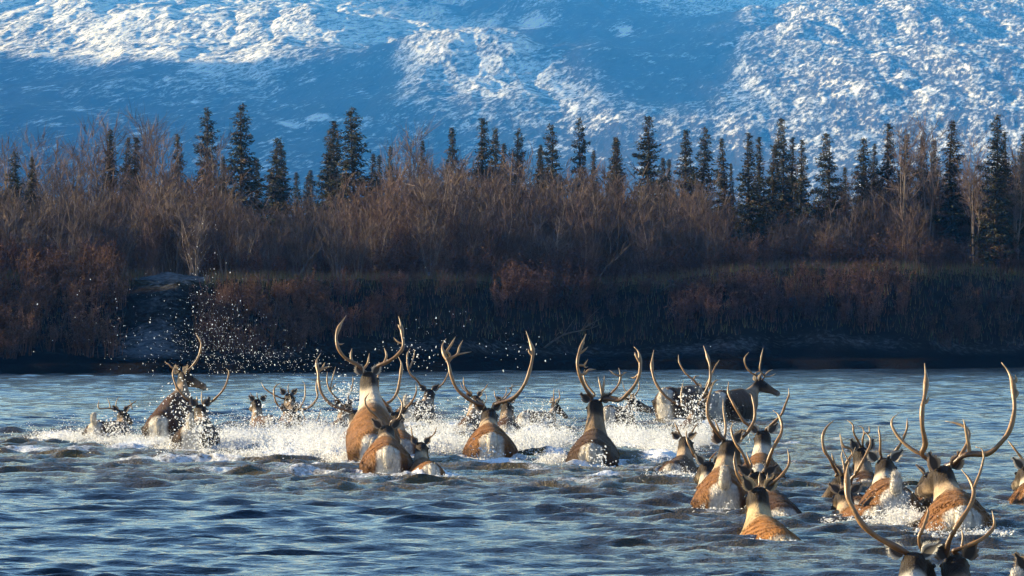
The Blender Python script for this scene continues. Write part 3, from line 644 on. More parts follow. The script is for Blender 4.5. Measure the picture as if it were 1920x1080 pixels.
def build_mountain():
    px = np.concatenate([np.linspace(-3200, -530, 90), np.linspace(-520, 2440, 1250), np.linspace(2450, 5100, 90)])
    Ds = [2300.0]
    while Ds[-1] < 8400: Ds.append(Ds[-1] * 1.0022)
    D = np.array(Ds)
    PX, Y = np.meshgrid(px, D)
    X = (PX - 960) / F * Y
    z0 = .1 * (Y - 2400)
    py = HZ - F * z0 / Y
    # broad relief. rise(x) to the right means the face looks left, into the sun
    Z = z0.copy()
    Z += 55 * fbm(X / 1100 + 3, Y / 1500, 3, 101) * sstep(2600, 4000, Y)
    # central knoll with a sunny left face and a steep shaded right face
    def ridge(cx, cy, wl, wr, wy, h):
        xx = (cx - 960) / F * (2400 / (1 - (HZ - cy) / 900)); yy = 2400 / (1 - (HZ - cy) / 900)
        dx = X - xx; w = np.where(dx < 0, wl, wr)
        return h * np.exp(-np.abs(dx / w) ** 1.6) * np.exp(-((Y - yy) / wy) ** 2)
    Z += ridge(850, 175, 90, 170, 450, 42)
    Z += ridge(1700, 130, 330, 300, 900, 60)
    Z += ridge(560, 120, 260, 130, 600, 50)
    Z += ridge(150, 60, 300, 200, 700, 45)
    Z += ridge(1080, 40, 180, 140, 900, 50)
    g = sstep(2500, 3600, Y)
    rough = fbm(X / 120, Y / 300, 6, 111, .58)
    rid = 1 - 2 * np.abs(fbm(X / 60 + 9, Y / 200, 5, 121, .6))
    PX0, py0 = PX, py
    PX = PX + 26 * fbm(X / 160, Y / 420, 4, 151, .6) + 9 * fbm(X / 30, Y / 90, 3, 153); py = py + 12 * fbm(X / 130 + 7, Y / 380, 4, 155, .6) + 4 * fbm(X / 28, Y / 80, 3, 157)
    Z += g * 13 * (np.abs(fbm(X / 170 + 4, Y / 1300, 4, 181, .55)) * 2 - .5) * (Y / 5000)
    dark = np.maximum.reduce([  # bare ground and painted shade, both lowering the snow
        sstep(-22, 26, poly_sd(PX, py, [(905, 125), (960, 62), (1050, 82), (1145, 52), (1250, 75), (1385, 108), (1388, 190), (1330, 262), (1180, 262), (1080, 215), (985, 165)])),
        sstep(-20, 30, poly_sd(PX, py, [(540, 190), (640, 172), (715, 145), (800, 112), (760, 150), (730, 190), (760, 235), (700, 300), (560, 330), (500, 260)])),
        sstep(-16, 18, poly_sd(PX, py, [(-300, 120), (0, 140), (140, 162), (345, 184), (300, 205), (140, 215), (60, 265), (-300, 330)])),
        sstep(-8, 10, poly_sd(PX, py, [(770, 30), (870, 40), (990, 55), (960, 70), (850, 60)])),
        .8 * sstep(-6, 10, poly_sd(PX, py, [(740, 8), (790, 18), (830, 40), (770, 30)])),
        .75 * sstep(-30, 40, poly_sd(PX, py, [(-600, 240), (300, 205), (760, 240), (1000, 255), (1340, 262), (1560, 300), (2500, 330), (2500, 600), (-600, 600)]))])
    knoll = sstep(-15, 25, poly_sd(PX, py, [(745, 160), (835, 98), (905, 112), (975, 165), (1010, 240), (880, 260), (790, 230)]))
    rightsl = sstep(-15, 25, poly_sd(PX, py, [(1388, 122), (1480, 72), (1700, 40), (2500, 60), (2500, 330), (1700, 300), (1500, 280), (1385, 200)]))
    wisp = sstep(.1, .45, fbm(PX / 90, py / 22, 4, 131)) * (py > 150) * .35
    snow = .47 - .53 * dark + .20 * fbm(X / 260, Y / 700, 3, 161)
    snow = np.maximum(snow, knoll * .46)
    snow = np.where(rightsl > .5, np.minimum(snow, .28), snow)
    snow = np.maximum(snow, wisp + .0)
    # little bright rock outcrops low on the slope
    for (ox, oy, w, h) in ((308, 203, 9, 7), (1072, 262, 12, 6), (365, 225, 8, 3), (545, 268, 26, 7), (600, 262, 30, 5), (1165, 122, 22, 5), (1000, 95, 40, 12)):
        snow = np.maximum(snow, .85 * np.exp(-((PX - ox) / w) ** 2 - ((py - oy) / h) ** 2))
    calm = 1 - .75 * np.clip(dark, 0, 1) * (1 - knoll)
    amp = g * calm * (1 + .25 * rightsl + .7 * knoll)
    Z += amp * (7.0 * rough + 3.6 * rid) * (Y / 5000)
    Z += amp * 2.2 * fbm(X / 22, Y / 60, 3, 141) * (Y / 5000)
    build_shade_clouds(PX0, py0, X, Y, Z)
    V = np.stack([X, Y, Z], -1).reshape(-1, 3)
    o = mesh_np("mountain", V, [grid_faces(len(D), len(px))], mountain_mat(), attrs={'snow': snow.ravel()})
    tag(o, kind='structure')
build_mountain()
lap('mountain')

# ---------------------------------------------------------------- vegetation
def gz(x, y): return float(ground_z(np.array([x]), np.array([y]))[0])

def spruce_meshes(seed, slim=1.0, h=7.0):
    r = np.random.default_rng(seed)
    tb = Buf(); n = 9
    P = np.stack([.05 * r.normal(size=n).cumsum() * .4, .05 * r.normal(size=n).cumsum() * .4, np.linspace(-.3, h, n)], -1)
    tube(tb, P, np.linspace(.10, .008, n), 7, (.07, .05, .035))
    trunk = tb.build("trunk", M_BARK, link=False)
    V = []; C = []
    z = .35
    bulge = r.uniform(.55, 1.35, 40); bulge = .5 * bulge + .5 * np.roll(bulge, 1)
    dead = r.random() < .5
    while z < h:
        t = z / h
        rad = slim * (1.25 * (1 - t) ** .75 + .06) * bulge[int(t * 39)] * r.uniform(.65, 1.15)
        if t > .9: rad = max(rad, .09 * slim)       # clubbed tops
        nb = r.integers(5, 9)
        for b in range(nb):
            if r.random() < .08: continue
            a = r.random() * 6.28; L = rad * r.uniform(.6, 1.15)
            droop = r.uniform(.15, .5) * (1 - .6 * t)
            nt_ = max(6, int(L * 44))
            s = r.random(nt_) ** .7
            cx = np.cos(a) * L * s; cy = np.sin(a) * L * s
            cz = z - droop * L * s + .25 * L * s ** 2.5
            sp = .05 + .10 * (1 - s) * L
            cen = np.stack([cx + r.normal(size=nt_) * sp, cy + r.normal(size=nt_) * sp, cz + r.normal(size=nt_) * .035], -1)
            dr = np.stack([np.full(nt_, np.cos(a)), np.full(nt_, np.sin(a)), np.full(nt_, -.25)], -1) + r.normal(size=(nt_, 3)) * .55
            dr /= np.linalg.norm(dr, axis=1)[:, None]
            side = np.cross(dr, r.normal(size=(nt_, 3))); side /= np.linalg.norm(side, axis=1)[:, None]
            nn = np.cross(dr, side)
            l = (r.uniform(.06, .14, nt_) * (1 - .45 * t))[:, None]; w = l * .32
            V.append(np.stack([cen - dr * l * .5 + side * w, cen - dr * l * .5 - side * w, cen - dr * l * .4 + nn * w * 1.2, cen + dr * l], 1).reshape(-1, 3))
            br = r.uniform(.65, 1.4, nt_)[:, None]
            base = np.array([.024, .028, .012]) if r.random() > .2 else np.array([.10, .065, .035])
            C.append(np.repeat(base * br, 4, axis=0))
        z += r.uniform(.075, .12)
    V = np.concatenate(V); C = np.concatenate(C); n = len(V) // 4
    i = np.arange(n)[:, None] * 4
    T = np.concatenate([i + [0, 1, 3], i + [1, 2, 3], i + [2, 0, 3], i + [0, 2, 1]])
    crown = mesh_np("crown", V, [T], M_NEEDLE, C, smooth=False, link=False)
    return trunk, crown

SPR = [spruce_meshes(200 + i, s, 7.0) for i, s in enumerate((1.0, .78, 1.25, .6, .95, 1.15))]
# (photo column, photo row of the tip, distance, variant, width, label)
SPRUCES = [
 (30,287,172,0,1.1,"bushy spruce at the far left edge of the thicket"),
 (57,295,176,1,1.0,"slim spruce beside the bushy one at the far left edge"),
 (207,242,182,3,1.0,"thin spruce among the bare white birches on the left"),
 (230,256,186,3,.9,"narrow spruce squeezed between two others in the left birches"),
 (246,258,184,1,1.2,"broad topped spruce at the right of the left birches"),
 (342,252,196,1,1.0,"small pointed spruce left of the tall ragged one"),
 (389,202,196,2,.95,"tall ragged spruce with reddish brush at its foot, left of centre gap"),
 (420,292,190,3,.8,"short thin spruce between the two tall left spruces"),
 (450,197,190,0,1.1,"very tall dense spruce standing clear against the blue slope"),
 (483,297,240,3,.9,"faint thin spruce just right of the tall dense spruce"),
 (500,318,240,3,1.0,"low faint spruce left of the twin topped spruce"),
 (522,257,200,4,1.1,"dark spruce with twin tops, left half, in the open gap"),
 (534,268,203,1,.9,"second stem of the twin topped dark spruce"),
 (557,322,270,3,1.0,"first of three tiny far spruces in the gap before the big pair"),
 (571,328,275,1,1.0,"second of three tiny far spruces in the gap before the big pair"),
 (584,318,270,3,1.0,"third of three tiny far spruces in the gap before the big pair"),
 (618,243,196,0,.95,"dark spruce forming the left shoulder of the big pair"),
 (631,228,198,1,1.1,"pointed spruce pressed against the big open branched spruce"),
 (664,202,192,2,1.2,"big open branched spruce, broadest of the left half"),
 (697,287,205,3,1.0,"small spruce just right of the broadest left spruce"),
 (711,290,206,3,1.0,"smaller of the two spruces right of the broadest left spruce"),
 (734,273,198,3,.8,"needle thin spruce at the left end of the high brush"),
 (787,262,190,3,.8,"spruce tip poking from the high brush left of centre"),
 (847,238,192,3,1.0,"narrow spruce tip above the highest brush"),
 (907,222,192,1,1.1,"tall spruce above the centre brush with a second one behind"),
 (920,238,196,4,.8,"spruce half hidden behind the tall centre brush spruce"),
 (945,268,194,3,1.0,"short spruce left of the ragged topped centre spruce"),
 (963,241,192,2,.75,"ragged topped spruce at the exact centre of the picture"),
 (1007,277,196,3,.9,"low spruce at the left foot of the dense centre right spruce"),
 (1020,270,198,3,.8,"thin spruce close against the dense centre right spruce"),
 (1037,234,194,0,.9,"dense conical spruce beside the small snow patch"),
 (1091,221,194,2,.7,"open thin crowned spruce right of the small snow patch"),
 (1115,281,200,3,.8,"tiny spruce tip between the open crowned and twin tipped ones"),
 (1147,256,196,3,1.1,"twin tipped spruce, left tip, behind the brush dip"),
 (1156,259,197,3,1.0,"twin tipped spruce, right tip, behind the brush dip"),
 (1212,217,190,5,1.0,"tall broad spruce standing alone right of centre"),
 (1240,295,198,3,1.0,"small spruce at the right foot of the lone broad spruce"),
 (1256,297,199,3,.9,"small spruce left of the heavy dark pair"),
 (1285,242,194,4,.95,"left one of the heavy dark pair right of centre"),
 (1311,240,193,0,1.0,"right one of the heavy dark pair right of centre"),
 (1358,258,188,3,1.0,"solitary slender spruce before the cluster of five"),
 (1372,305,192,3,.7,"stunted spruce beside the solitary slender one"),
 (1404,250,182,1,1.1,"leftmost tall spruce of the dark cluster on the right"),
 (1425,257,183,1,.9,"second tall spruce of the dark cluster on the right"),
 (1445,270,185,3,1.1,"shorter spruce in the middle of the dark cluster"),
 (1464,222,187,5,.85,"highest spruce of the dark cluster on the right"),
 (1481,258,188,1,.9,"spruce leaning on the highest of the dark cluster"),
 (1500,263,186,1,1.0,"rightmost spruce of the dark cluster"),
 (1552,250,185,5,1.0,"neat cone shaped spruce right of the dark cluster"),
 (1580,312,190,3,1.1,"little spruce at the foot of the neat cone shaped one"),
 (1620,258,186,4,1.1,"broad brownish spruce with brush up to its shoulders"),
 (1634,270,188,1,.9,"spruce overlapping the broad brownish one on its right"),
 (1667,232,186,1,1.1,"tall spruce rising from the pale brush on the right"),
 (1690,250,187,3,1.1,"narrow spruce behind bare branches on the right"),
 (1727,254,186,4,.85,"blunt topped spruce in the grey brush on the right"),
 (1755,262,188,3,1.0,"thin spruce in a gap of the grey brush on the right"),
 (1787,225,184,3,1.3,"tall needle pointed spruce in the right hand brush"),
 (1866,216,182,0,1.0,"tallest spruce near the right edge"),
 (1881,248,183,1,.9,"spruce stuck to the right side of the tallest edge spruce"),
 (1917,252,184,5,.8,"spruce half cut by the right edge of the picture"),
]
for (px, py, D, vi, w, lab) in SPRUCES:
    D = D - 12
    x = (px - 960) / F * D; zt = CH + (HZ - py) / F * D; zb = gz(x, D)
    s = (zt - zb) / 7.0
    e = empty("spruce_tree", (x, D, zb)); e.scale = (s * w * 1.25 ** .5, s * w * 1.25 ** .5, s)
    e.rotation_euler = (0, R(random.uniform(-2.6, 2.6)), random.random() * 6.28)
    tag(e, lab, "spruce tree", "spruces behind the riverside brush")
    for nm, me in zip(("trunk", "crown"), SPR[vi]):
        o = bpy.data.objects.new(nm, me); COL.objects.link(o); o.parent = e

def shrub_arrays(seed, H=5.0, spread=1.5, stems=11, tw=8, birch=False, twr=.0095):
    """leafless shrub: arching stems, side branches and tapering twigs with real thickness"""
    r = np.random.default_rng(seed); b = Buf()
    tips = []          # base, dir, len
    for s in range(stems):
        a = r.random() * 6.28; lean = (r.uniform(.1, .45) if not birch else .06) * spread
        hh = H * (r.uniform(.6, 1.0) if not birch else 1.0); n = 6
        base = np.array([math.cos(a) * .25 * spread * r.random(), math.sin(a) * .25 * spread * r.random(), -.1])
        t = np.linspace(0, 1, n)
        cur = r.normal(size=2) * .22
        P = base + np.stack([math.cos(a) * lean * hh * .45 * t ** 1.3 + cur[0] * np.sin(t * 3) * .6, math.sin(a) * lean * hh * .45 * t ** 1.3 + cur[1] * np.sin(t * 3) * .6, hh * t], -1)
        P[1:-1] += r.normal(size=(n - 2, 3)) * [.06, .06, .03]
        r0 = (.038 if not birch else .06) * r.uniform(.7, 1.2)
        g = r.uniform(.75, 1.25)
        c0 = np.array([.215, .158, .118]) * g if not birch else np.array([.15, .12, .095])
        tube(b, P, r0 * (1 - .85 * t), 4, c0)
        nb = 12 if not birch else 22
        for k in range(nb):
            tt = r.uniform(.22 if not birch else .3, .98); i = min(int(tt * (n - 1)), n - 2); f = tt * (n - 1) - i
            p = P[i] * (1 - f) + P[i + 1] * f
            aa = r.random() * 6.28; up = r.uniform(.5, 1.5)
            d = np.array([math.cos(aa), math.sin(aa), up]); d /= np.linalg.norm(d)
            L = hh * r.uniform(.14, .30) * (1.15 - tt * .6) * (1.0 if not birch else .8)
            q1 = p + d * L * .5 + r.normal(size=3) * .04; q2 = p + d * L + np.array([0, 0, .12 * L]) + r.normal(size=3) * .06
            tube(b, np.array([p, q1, q2]), [r0 * .42 * (1.1 - tt), r0 * .3 * (1.1 - tt), .006], 3, c0 * [1, .92, .88])
            for (A, B) in ((p, q1), (q1, q2)):
                for m in range(tw // 2 + (r.random() < .5)):
                    f = r.random(); pp = A * (1 - f) + B * f
                    dd = d + r.normal(size=3) * .50; dd[2] += .38; dd /= np.linalg.norm(dd)
                    tips.append((pp, dd, r.uniform(.3, .8) * H / 5 * (1.2 if birch else 1), g))
    n = len(tips)
    p = np.array([t[0] for t in tips]); d = np.array([t[1] for t in tips]); L = np.array([t[2] for t in tips])[:, None]
    g = np.array([t[3] for t in tips])
    sd = np.cross(d, r.normal(size=(n, 3))); sd /= np.linalg.norm(sd, axis=1)[:, None]; up = np.cross(d, sd)
    w = twr * r.uniform(.6, 1.1, (n, 1))
    mid = p + d * L * .55 + r.normal(size=(n, 3)) * .02; end = p + d * L + r.normal(size=(n, 3)) * .05
    V = np.stack([p + sd * w, p - sd * w * .6 + up * w, p - sd * w * .6 - up * w, mid + sd * w * .7, mid - sd * w * .4 + up * w * .7, mid - sd * w * .4 - up * w * .7, end], 1).reshape(-1, 3)
    i = np.arange(n)[:, None] * 7
    Q = np.concatenate([i + [0, 1, 4, 3], i + [1, 2, 5, 4], i + [2, 0, 3, 5]]); T = np.concatenate([i + [3, 4, 6], i + [4, 5, 6], i + [5, 3, 6]])
    base = np.array([.112, .074, .052]) if not birch else np.array([.15, .10, .08])
    C = np.repeat(base * (g * r.uniform(.7, 1.3, n))[:, None], 7, axis=0)
    b.add(V, T, Q, C)
    return b.arrays()

def scatter(buf_list, name, mat, placements, smooth=False):
    """placements: (variant, x, y, z, rot, sx, sz, tint)"""
    VV, TT, QQ, CC, n = [], [], [], [], 0
    for (vi, x, y, z, a, sx, sz, tint) in placements:
        V, f, C = buf_list[vi]
        c, s = math.cos(a), math.sin(a)
        W = np.stack([(V[:, 0] * c - V[:, 1] * s) * sx + x, (V[:, 0] * s + V[:, 1] * c) * sx + y, V[:, 2] * sz + z], -1)
        VV.append(W.astype(np.float32)); CC.append((C * np.asarray(tint)).astype(np.float32))
        for q in f: (TT if q.shape[1] == 3 else QQ).append(q + n)
        n += len(V)
    fs = []
    if TT: fs.append(np.concatenate(TT))
    if QQ: fs.append(np.concatenate(QQ))
    return mesh_np(name, np.concatenate(VV), fs, mat, np.concatenate(CC), smooth)

SHR = [shrub_arrays(300 + i, 5.0, 1.7, 10, 8) for i in range(6)]
BUSHTOP = np.array([(-400,320),(0,312),(60,305),(100,325),(200,318),(290,305),(330,315),(400,308),(450,348),(500,356),(560,356),(620,345),(690,325),(730,298),(770,272),(860,262),(920,285),(980,300),(1050,308),(1120,300),(1180,303),(1240,318),(1330,338),(1400,378),(1500,364),(1600,345),(1680,312),(1760,300),(1850,285),(1920,290),(2300,320)], float)
def thicket():
    pl = []
    r = np.random.default_rng(5)
    for row, (dd, cnt, fh) in enumerate(((16.0, 90, .30), (15.5, 56, .70), (17.5, 60, .86), (20, 64, .95), (23.5, 64, 1.02), (28, 60, 1.0))):
        for i in range(cnt):
            px = -330 + (2600) * (i + r.random()) / cnt
            x = (px - 960) / F * 162
            D = float(shore_D(np.array([x]))[0]) + dd + r.uniform(-1.3, 1.3)
            px1 = x / D * F + 960
            top = np.interp(px1, BUSHTOP[:, 0], BUSHTOP[:, 1]) + r.uniform(-8, 34)
            zt = CH + (HZ - top) / F * D; zb = gz(x, D)
            h = (zt - zb) * fh * r.uniform(.85, 1.05)
            if h < .8: continue
            red = r.random()
            tint = np.array([1.0, 1.0, 1.0]) * r.uniform(.75, 1.25)
            if red > .7: tint = tint * [1.06, .93, .88]
            elif red < .25: tint = tint * [.95, 1.0, 1.1]
            pl.append((r.integers(0, 6), x, D, zb, r.random() * 6.28, h / 5 * r.uniform(.9, 1.3), h / 5, tint))
    o = scatter(SHR, "willow_thicket", M_TWIG, pl)
    tag(o, "dense leafless brown willow and alder thicket along the top of the far bank", "thicket", kind='stuff')
lap('spruce')
thicket()
lap('thicket')

# bare trees one can tell apart
BIR = [shrub_arrays(400 + i, 6.5, 1.0, 2, 9, birch=True, twr=.009) for i in range(3)]
BIRMESH = []
for A in BIR:
    BIRMESH.append(mesh_np("crown", A[0], A[1], M_TWIG, A[2], False, link=False))
for (px, py, D, vi, lab) in [
 (96,262,168,0,"wispy bare birch near the left edge rising above the thicket"),
 (140,275,166,1,"thin bare birch between the left edge birch and the leaning one"),
 (178,240,170,2,"crooked bare birch left of the thin spruce"),
 (262,222,172,0,"highest bare birch with pale twigs against the blue slope"),
 (296,235,169,1,"bare birch with white bark right of the highest birch"),
 (740,280,170,2,"bare birch at the step where the brush rises"),
 (1700,235,170,0,"bare twiggy tree over the grey brush at right"),
 (1745,228,172,1,"fine branched bare tree left of the needle pointed spruce"),
 (1830,262,170,2,"bare tree between the needle pointed and the tallest edge spruce"),
 (18,268,168,1,"bare tree touching the left edge of the picture"), (60,262,166,2,"grey bare tree behind the two spruces at the far left"), (120,300,164,0,"low bushy bare tree between two taller birches at left"),
 (215,235,172,1,"bare birch overlapping the thin spruce on the left"), (318,262,168,2,"reddish bare tree left of the small pointed spruce"), (410,262,170,0,"bare tree at the foot of the tall ragged spruce"), (780,245,172,1,"bare tree at the left end of the highest brush"),
 (1905,285,170,1,"bare tree at the right edge under the cut spruce")]:
    x = (px - 960) / F * D; zt = CH + (HZ - py) / F * D; zb = gz(x, D); s = (zt - zb) / 6.6
    e = empty("birch_tree", (x, D, zb)); e.scale = (s, s, s); e.rotation_euler = (0, 0, random.random() * 6.28)
    tag(e, lab, "birch tree", "bare birches above the thicket")
    o = bpy.data.objects.new("crown", BIRMESH[vi]); COL.objects.link(o); o.parent = e
    tb = Buf(); n = 8; rr = np.random.default_rng(int(px))
    P = np.stack([.05 * rr.normal(size=n).cumsum(), .05 * rr.normal(size=n).cumsum(), np.linspace(-.2, 5.2, n)], -1)
    tube(tb, P, np.linspace(.075, .02, n), 7, (.13, .105, .085))
    t = tb.build("trunk", M_BARK); t.parent = e

# reddish bank willows with clinging dead leaves, and dry grass
def tuft_arrays(seed, H=1.6, stems=16, leaves=True):
    r = np.random.default_rng(seed); b = Buf(); LV = []; LC = []
    for s in range(stems):
        a = r.random() * 6.28; rad = r.uniform(0, .35); ln = r.uniform(.05, .35); h = H * r.uniform(.5, 1.0)
        t = np.linspace(0, 1, 4)
        P = np.stack([math.cos(a) * (rad + ln * h * t ** 1.5), math.sin(a) * (rad + ln * h * t ** 1.5), h * t - .05], -1)
        P[1:] += r.normal(size=(3, 3)) * .03
        tube(b, P, .011 * (1 - .7 * t), 3, np.array([.13, .075, .055]) * r.uniform(.7, 1.3))
        for k in range(5):
            f = r.uniform(.3, .95); i = min(int(f * 3), 2); p = P[i] + (P[i + 1] - P[i]) * (f * 3 - i)
            d = np.array([r.normal() * .6, r.normal() * .6, r.uniform(.4, 1.2)]); d /= np.linalg.norm(d)
            q = p + d * r.uniform(.15, .35)
            tube(b, np.array([p, q]), [.006, .003], 3, np.array([.15, .085, .06]) * r.uniform(.7, 1.3))
            if leaves:
                m = r.integers(3, 8)
                for _ in range(m):
                    c = p + (q - p) * r.random() + r.normal(size=3) * .025
                    u = r.normal(size=3); u /= np.linalg.norm(u); v = np.cross(u, r.normal(size=3)); v /= np.linalg.norm(v); w = np.cross(u, v)
                    l = r.uniform(.02, .045)
                    LV.append([c, c + u * l + v * l * .5, c + u * l * 2, c + u * l - v * l * .5 + w * l * .4])
                    LC.append(np.array([.150, .100, .068]) * r.uniform(.5, 1.25) * (1 if r.random() < .7 else .6))
    if leaves:
        V = np.array(LV).reshape(-1, 3); n = len(LV); i = np.arange(n)[:, None] * 4
        b.add(V, np.concatenate([i + [0, 1, 2], i + [0, 2, 3]]), None, np.repeat(np.array(LC), 4, axis=0))
    return b.arrays()
TUF = [tuft_arrays(500 + i) for i in range(5)]
def bank_willows():
    r = np.random.default_rng(15); pl = []
    zones = [(-200, 235, 4.0, 11.5, 150, 1.3, (1.1, .95, .85)), (372, 620, 4.6, 9.4, 120, .85, (1.1, .95, .85)), (600, 760, 5.5, 10.5, 26, 1.0, (1.1, .85, .8)),
             (760, 1240, 8, 13, 44, .8, (.75, .7, .7)), (940, 1110, 7, 12, 30, 1.4, (.9, .75, .75)), (1260, 1480, 6.5, 9.5, 46, 1.2, (.85, .75, .85)), (1495, 1720, 6, 10, 36, 1.15, (.8, .7, .75)),
             (1720, 2200, 6, 11, 60, 1.0, (.7, .65, .65)), (700, 2300, 13.5, 16, 150, 1.3, (.9, .8, .8)), (-300, 240, 12.5, 16, 70, 1.4, (1.1, .8, .7)), (380, 720, 14.8, 16.5, 26, 1.0, (1.05, .82, .75))]
    for (a, b_, d0, d1, n, h, tint) in zones:
        for i in range(n):
            px = r.uniform(a, b_); x = (px - 960) / F * 150
            D = float(shore_D(np.array([x]))[0]) + r.uniform(d0, d1); x = (px - 960) / F * D
            hh = h * r.uniform(.5, 1.15) / 1.6
            pl.append((r.integers(0, 5), x, D, gz(x, D), r.random() * 6.28, hh * r.uniform(.9, 1.3), hh, np.array(tint) * r.uniform(.6, 1.3)))
    o = scatter(TUF, "bank_willows", M_LEAF, pl)
    tag(o, "low reddish willow scrub with dead leaves on the slope of the far bank", "scrub", kind='stuff')
bank_willows()
def dry_grass():
    r = np.random.default_rng(25); n = 26000
    px = r.uniform(-300, 2250, n); x0 = (px - 960) / F * 155
    D = shore_D(x0) + np.where(r.random(n) < .5, r.normal(12.8, .8, n), r.uniform(5.5, 17, n)); x = (px - 960) / F * D
    z = ground_z(x, D); d = D - shore_D(x)
    keep = path_mask(x, d) < .35
    x, D, z = x[keep], D[keep], z[keep]; n = len(x)
    h = r.uniform(.12, .42, n); a = r.random(n) * 6.28; ln = r.uniform(0, .5, n) * h; w = .008
    P = np.stack([x, D, z - .02], -1)
    dx = np.stack([np.cos(a), np.sin(a), a * 0], -1)
    V = np.stack([P - dx * w, P + dx * w, P + np.stack([-np.sin(a) * w, np.cos(a) * w, a * 0], -1), P + np.stack([np.cos(a + 1) * ln, np.sin(a + 1) * ln, h], -1)], 1).reshape(-1, 3)
    i = np.arange(n)[:, None] * 4
    C = np.repeat(np.stack([.19 * r.uniform(.5, 1.3, n), .145 * r.uniform(.5, 1.2, n), .075 * r.uniform(.5, 1.2, n)], -1), 4, axis=0)
    o = mesh_np("dry_grass", V, [np.concatenate([i + [0, 1, 3], i + [1, 2, 3], i + [2, 0, 3]])], M_LEAF, C, False)
    tag(o, "dry yellow grass along the lip and slope of the far bank", "grass", kind='stuff')
dry_grass()
lap('grass')

# fallen pale branches and the white bucket on the bank
def bucket():
    D = 157.5; x = (388 - 960) / F * D; z = gz(x, D)
    e = empty("white_bucket", (x, D, z)); tag(e, "small white plastic bucket standing on the lip of the far bank beside the ramp", "bucket")
    b = Buf(); a = np.linspace(0, 6.2832, 20, endpoint=False)
    prof = [(0, 0), (.105, 0), (.112, .03), (.118, .2), (.125, .26), (.135, .262), (.135, .285), (.128, .285), (.12, .2), (.112, .03), (0, .03)]
    V = np.concatenate([np.stack([np.cos(a) * r_, np.sin(a) * r_, a * 0 + h_], -1) for r_, h_ in prof]); n = len(prof)
    i = np.arange(n - 1)[:, None] * 20; j = np.arange(20)[None]; k = (j + 1) % 20
    b.add(V, None, np.stack([i + j, i + k, i + 20 + k, i + 20 + j], -1).reshape(-1, 4))
    m, nt, bs = new_mat("white_plastic"); bs.inputs['Roughness'].default_value = .45
    nt.links.new(ramp(nt, noise(nt, 6, 3), [(.3, (.62, .63, .62)), (.7, (.82, .82, .8))]), bs.inputs['Base Color'])
    o = b.build("pail", m); o.parent = e
    h = Buf(); t = np.linspace(0, np.pi, 14)
    tube(h, np.stack([np.cos(t) * .137, -.02 - .10 * np.sin(t), .27 - .12 * np.sin(t)], -1), np.full(14, .003), 6)
    m2, nt2, bs2 = new_mat("wire"); bs2.inputs['Metallic'].default_value = .9; bs2.inputs['Base Color'].default_value = (.4, .4, .4, 1)
    o = h.build("handle", m2); o.parent = e
    e.scale = (1.15, 1.15, 1.15)
bucket()

def branch(px, d, L, lean, seed, label):
    x = (px - 960) / F * 152; D = float(shore_D(np.array([x]))[0]) + d; x = (px - 960) / F * D; z = gz(x, D)
    r = np.random.default_rng(seed); b = Buf(); t = np.linspace(0, 1, 7)
    P = np.stack([L * t * math.cos(lean), r.normal(size=7) * .06, L * t * math.sin(lean) + .12 * np.sin(t * 5)], -1)
    tube(b, P, .035 * (1 - .8 * t), 6, (.10, .08, .065))
    for k in range(9):
        f = r.uniform(.25, .95); i = min(int(f * 6), 5); p = P[i]
        dd = np.array([math.cos(lean + r.normal() * .6), r.normal() * .4, math.sin(lean + r.normal() * .6) + .2]); q = p + dd * L * r.uniform(.15, .4)
        tube(b, np.array([p, (p + q) / 2 + r.normal(size=3) * .04, q]), [.014, .01, .003], 4, (.10, .08, .065))
    e = b.build("fallen_branch", M_BARK); e.location = (x, D, z); tag(e, label, "branch", "dead branches on the far bank")
branch(1118, 12.0, 1.6, .9, 1, "pale forked dead branch leaning on the lip of the bank right of centre")
branch(1020, 5.0, 2.0, .45, 2, "long thin dead branch slanting low on the bank behind the widest antlered bull")
branch(1240, 10.5, 1.2, .2, 3, "short grey dead branch lying level on the dark slope")
branch(560, 12.6, 1.2, 1.1, 4, "small upright dead branch left of the bucket ledge's end")

# ---------------------------------------------------------------- caribou
COATS = {  # back, flank, neck, poll, rump-white
 0: ((.40, .195, .060), (.22, .110, .042), (.52, .38, .24), (.07, .055, .045), (.74, .70, .62)),
 1: ((.105, .048, .022), (.024, .015, .010), (.30, .22, .15), (.055, .042, .034), (.70, .66, .58)),  # dark coat; shade painted into the flank, lit brown into the back
 2: ((.15, .085, .046), (.065, .042, .028), (.38, .28, .19), (.06, .045, .036), (.66, .62, .55)),
 3: ((.38, .190, .062), (.22, .115, .045), (.68, .59, .46), (.075, .058, .047), (.76, .72, .65)),
 4: ((.13, .070, .032), (.075, .045, .026), (.25, .17, .10), (.05, .040, .033), (.62, .58, .50)),
 5: ((.55, .265, .070), (.42, .205, .060), (.62, .46, .25), (.055, .043, .034), (.70, .60, .45)),
 6: ((.20, .12, .06), (.13, .08, .045), (.72, .68, .58), (.06, .048, .04), (.74, .70, .62)),
}
def V3(v): return np.array([v.x, v.y, v.z])
def nrm(v): v = np.asarray(v, float); return v / (np.linalg.norm(v) + 1e-9)

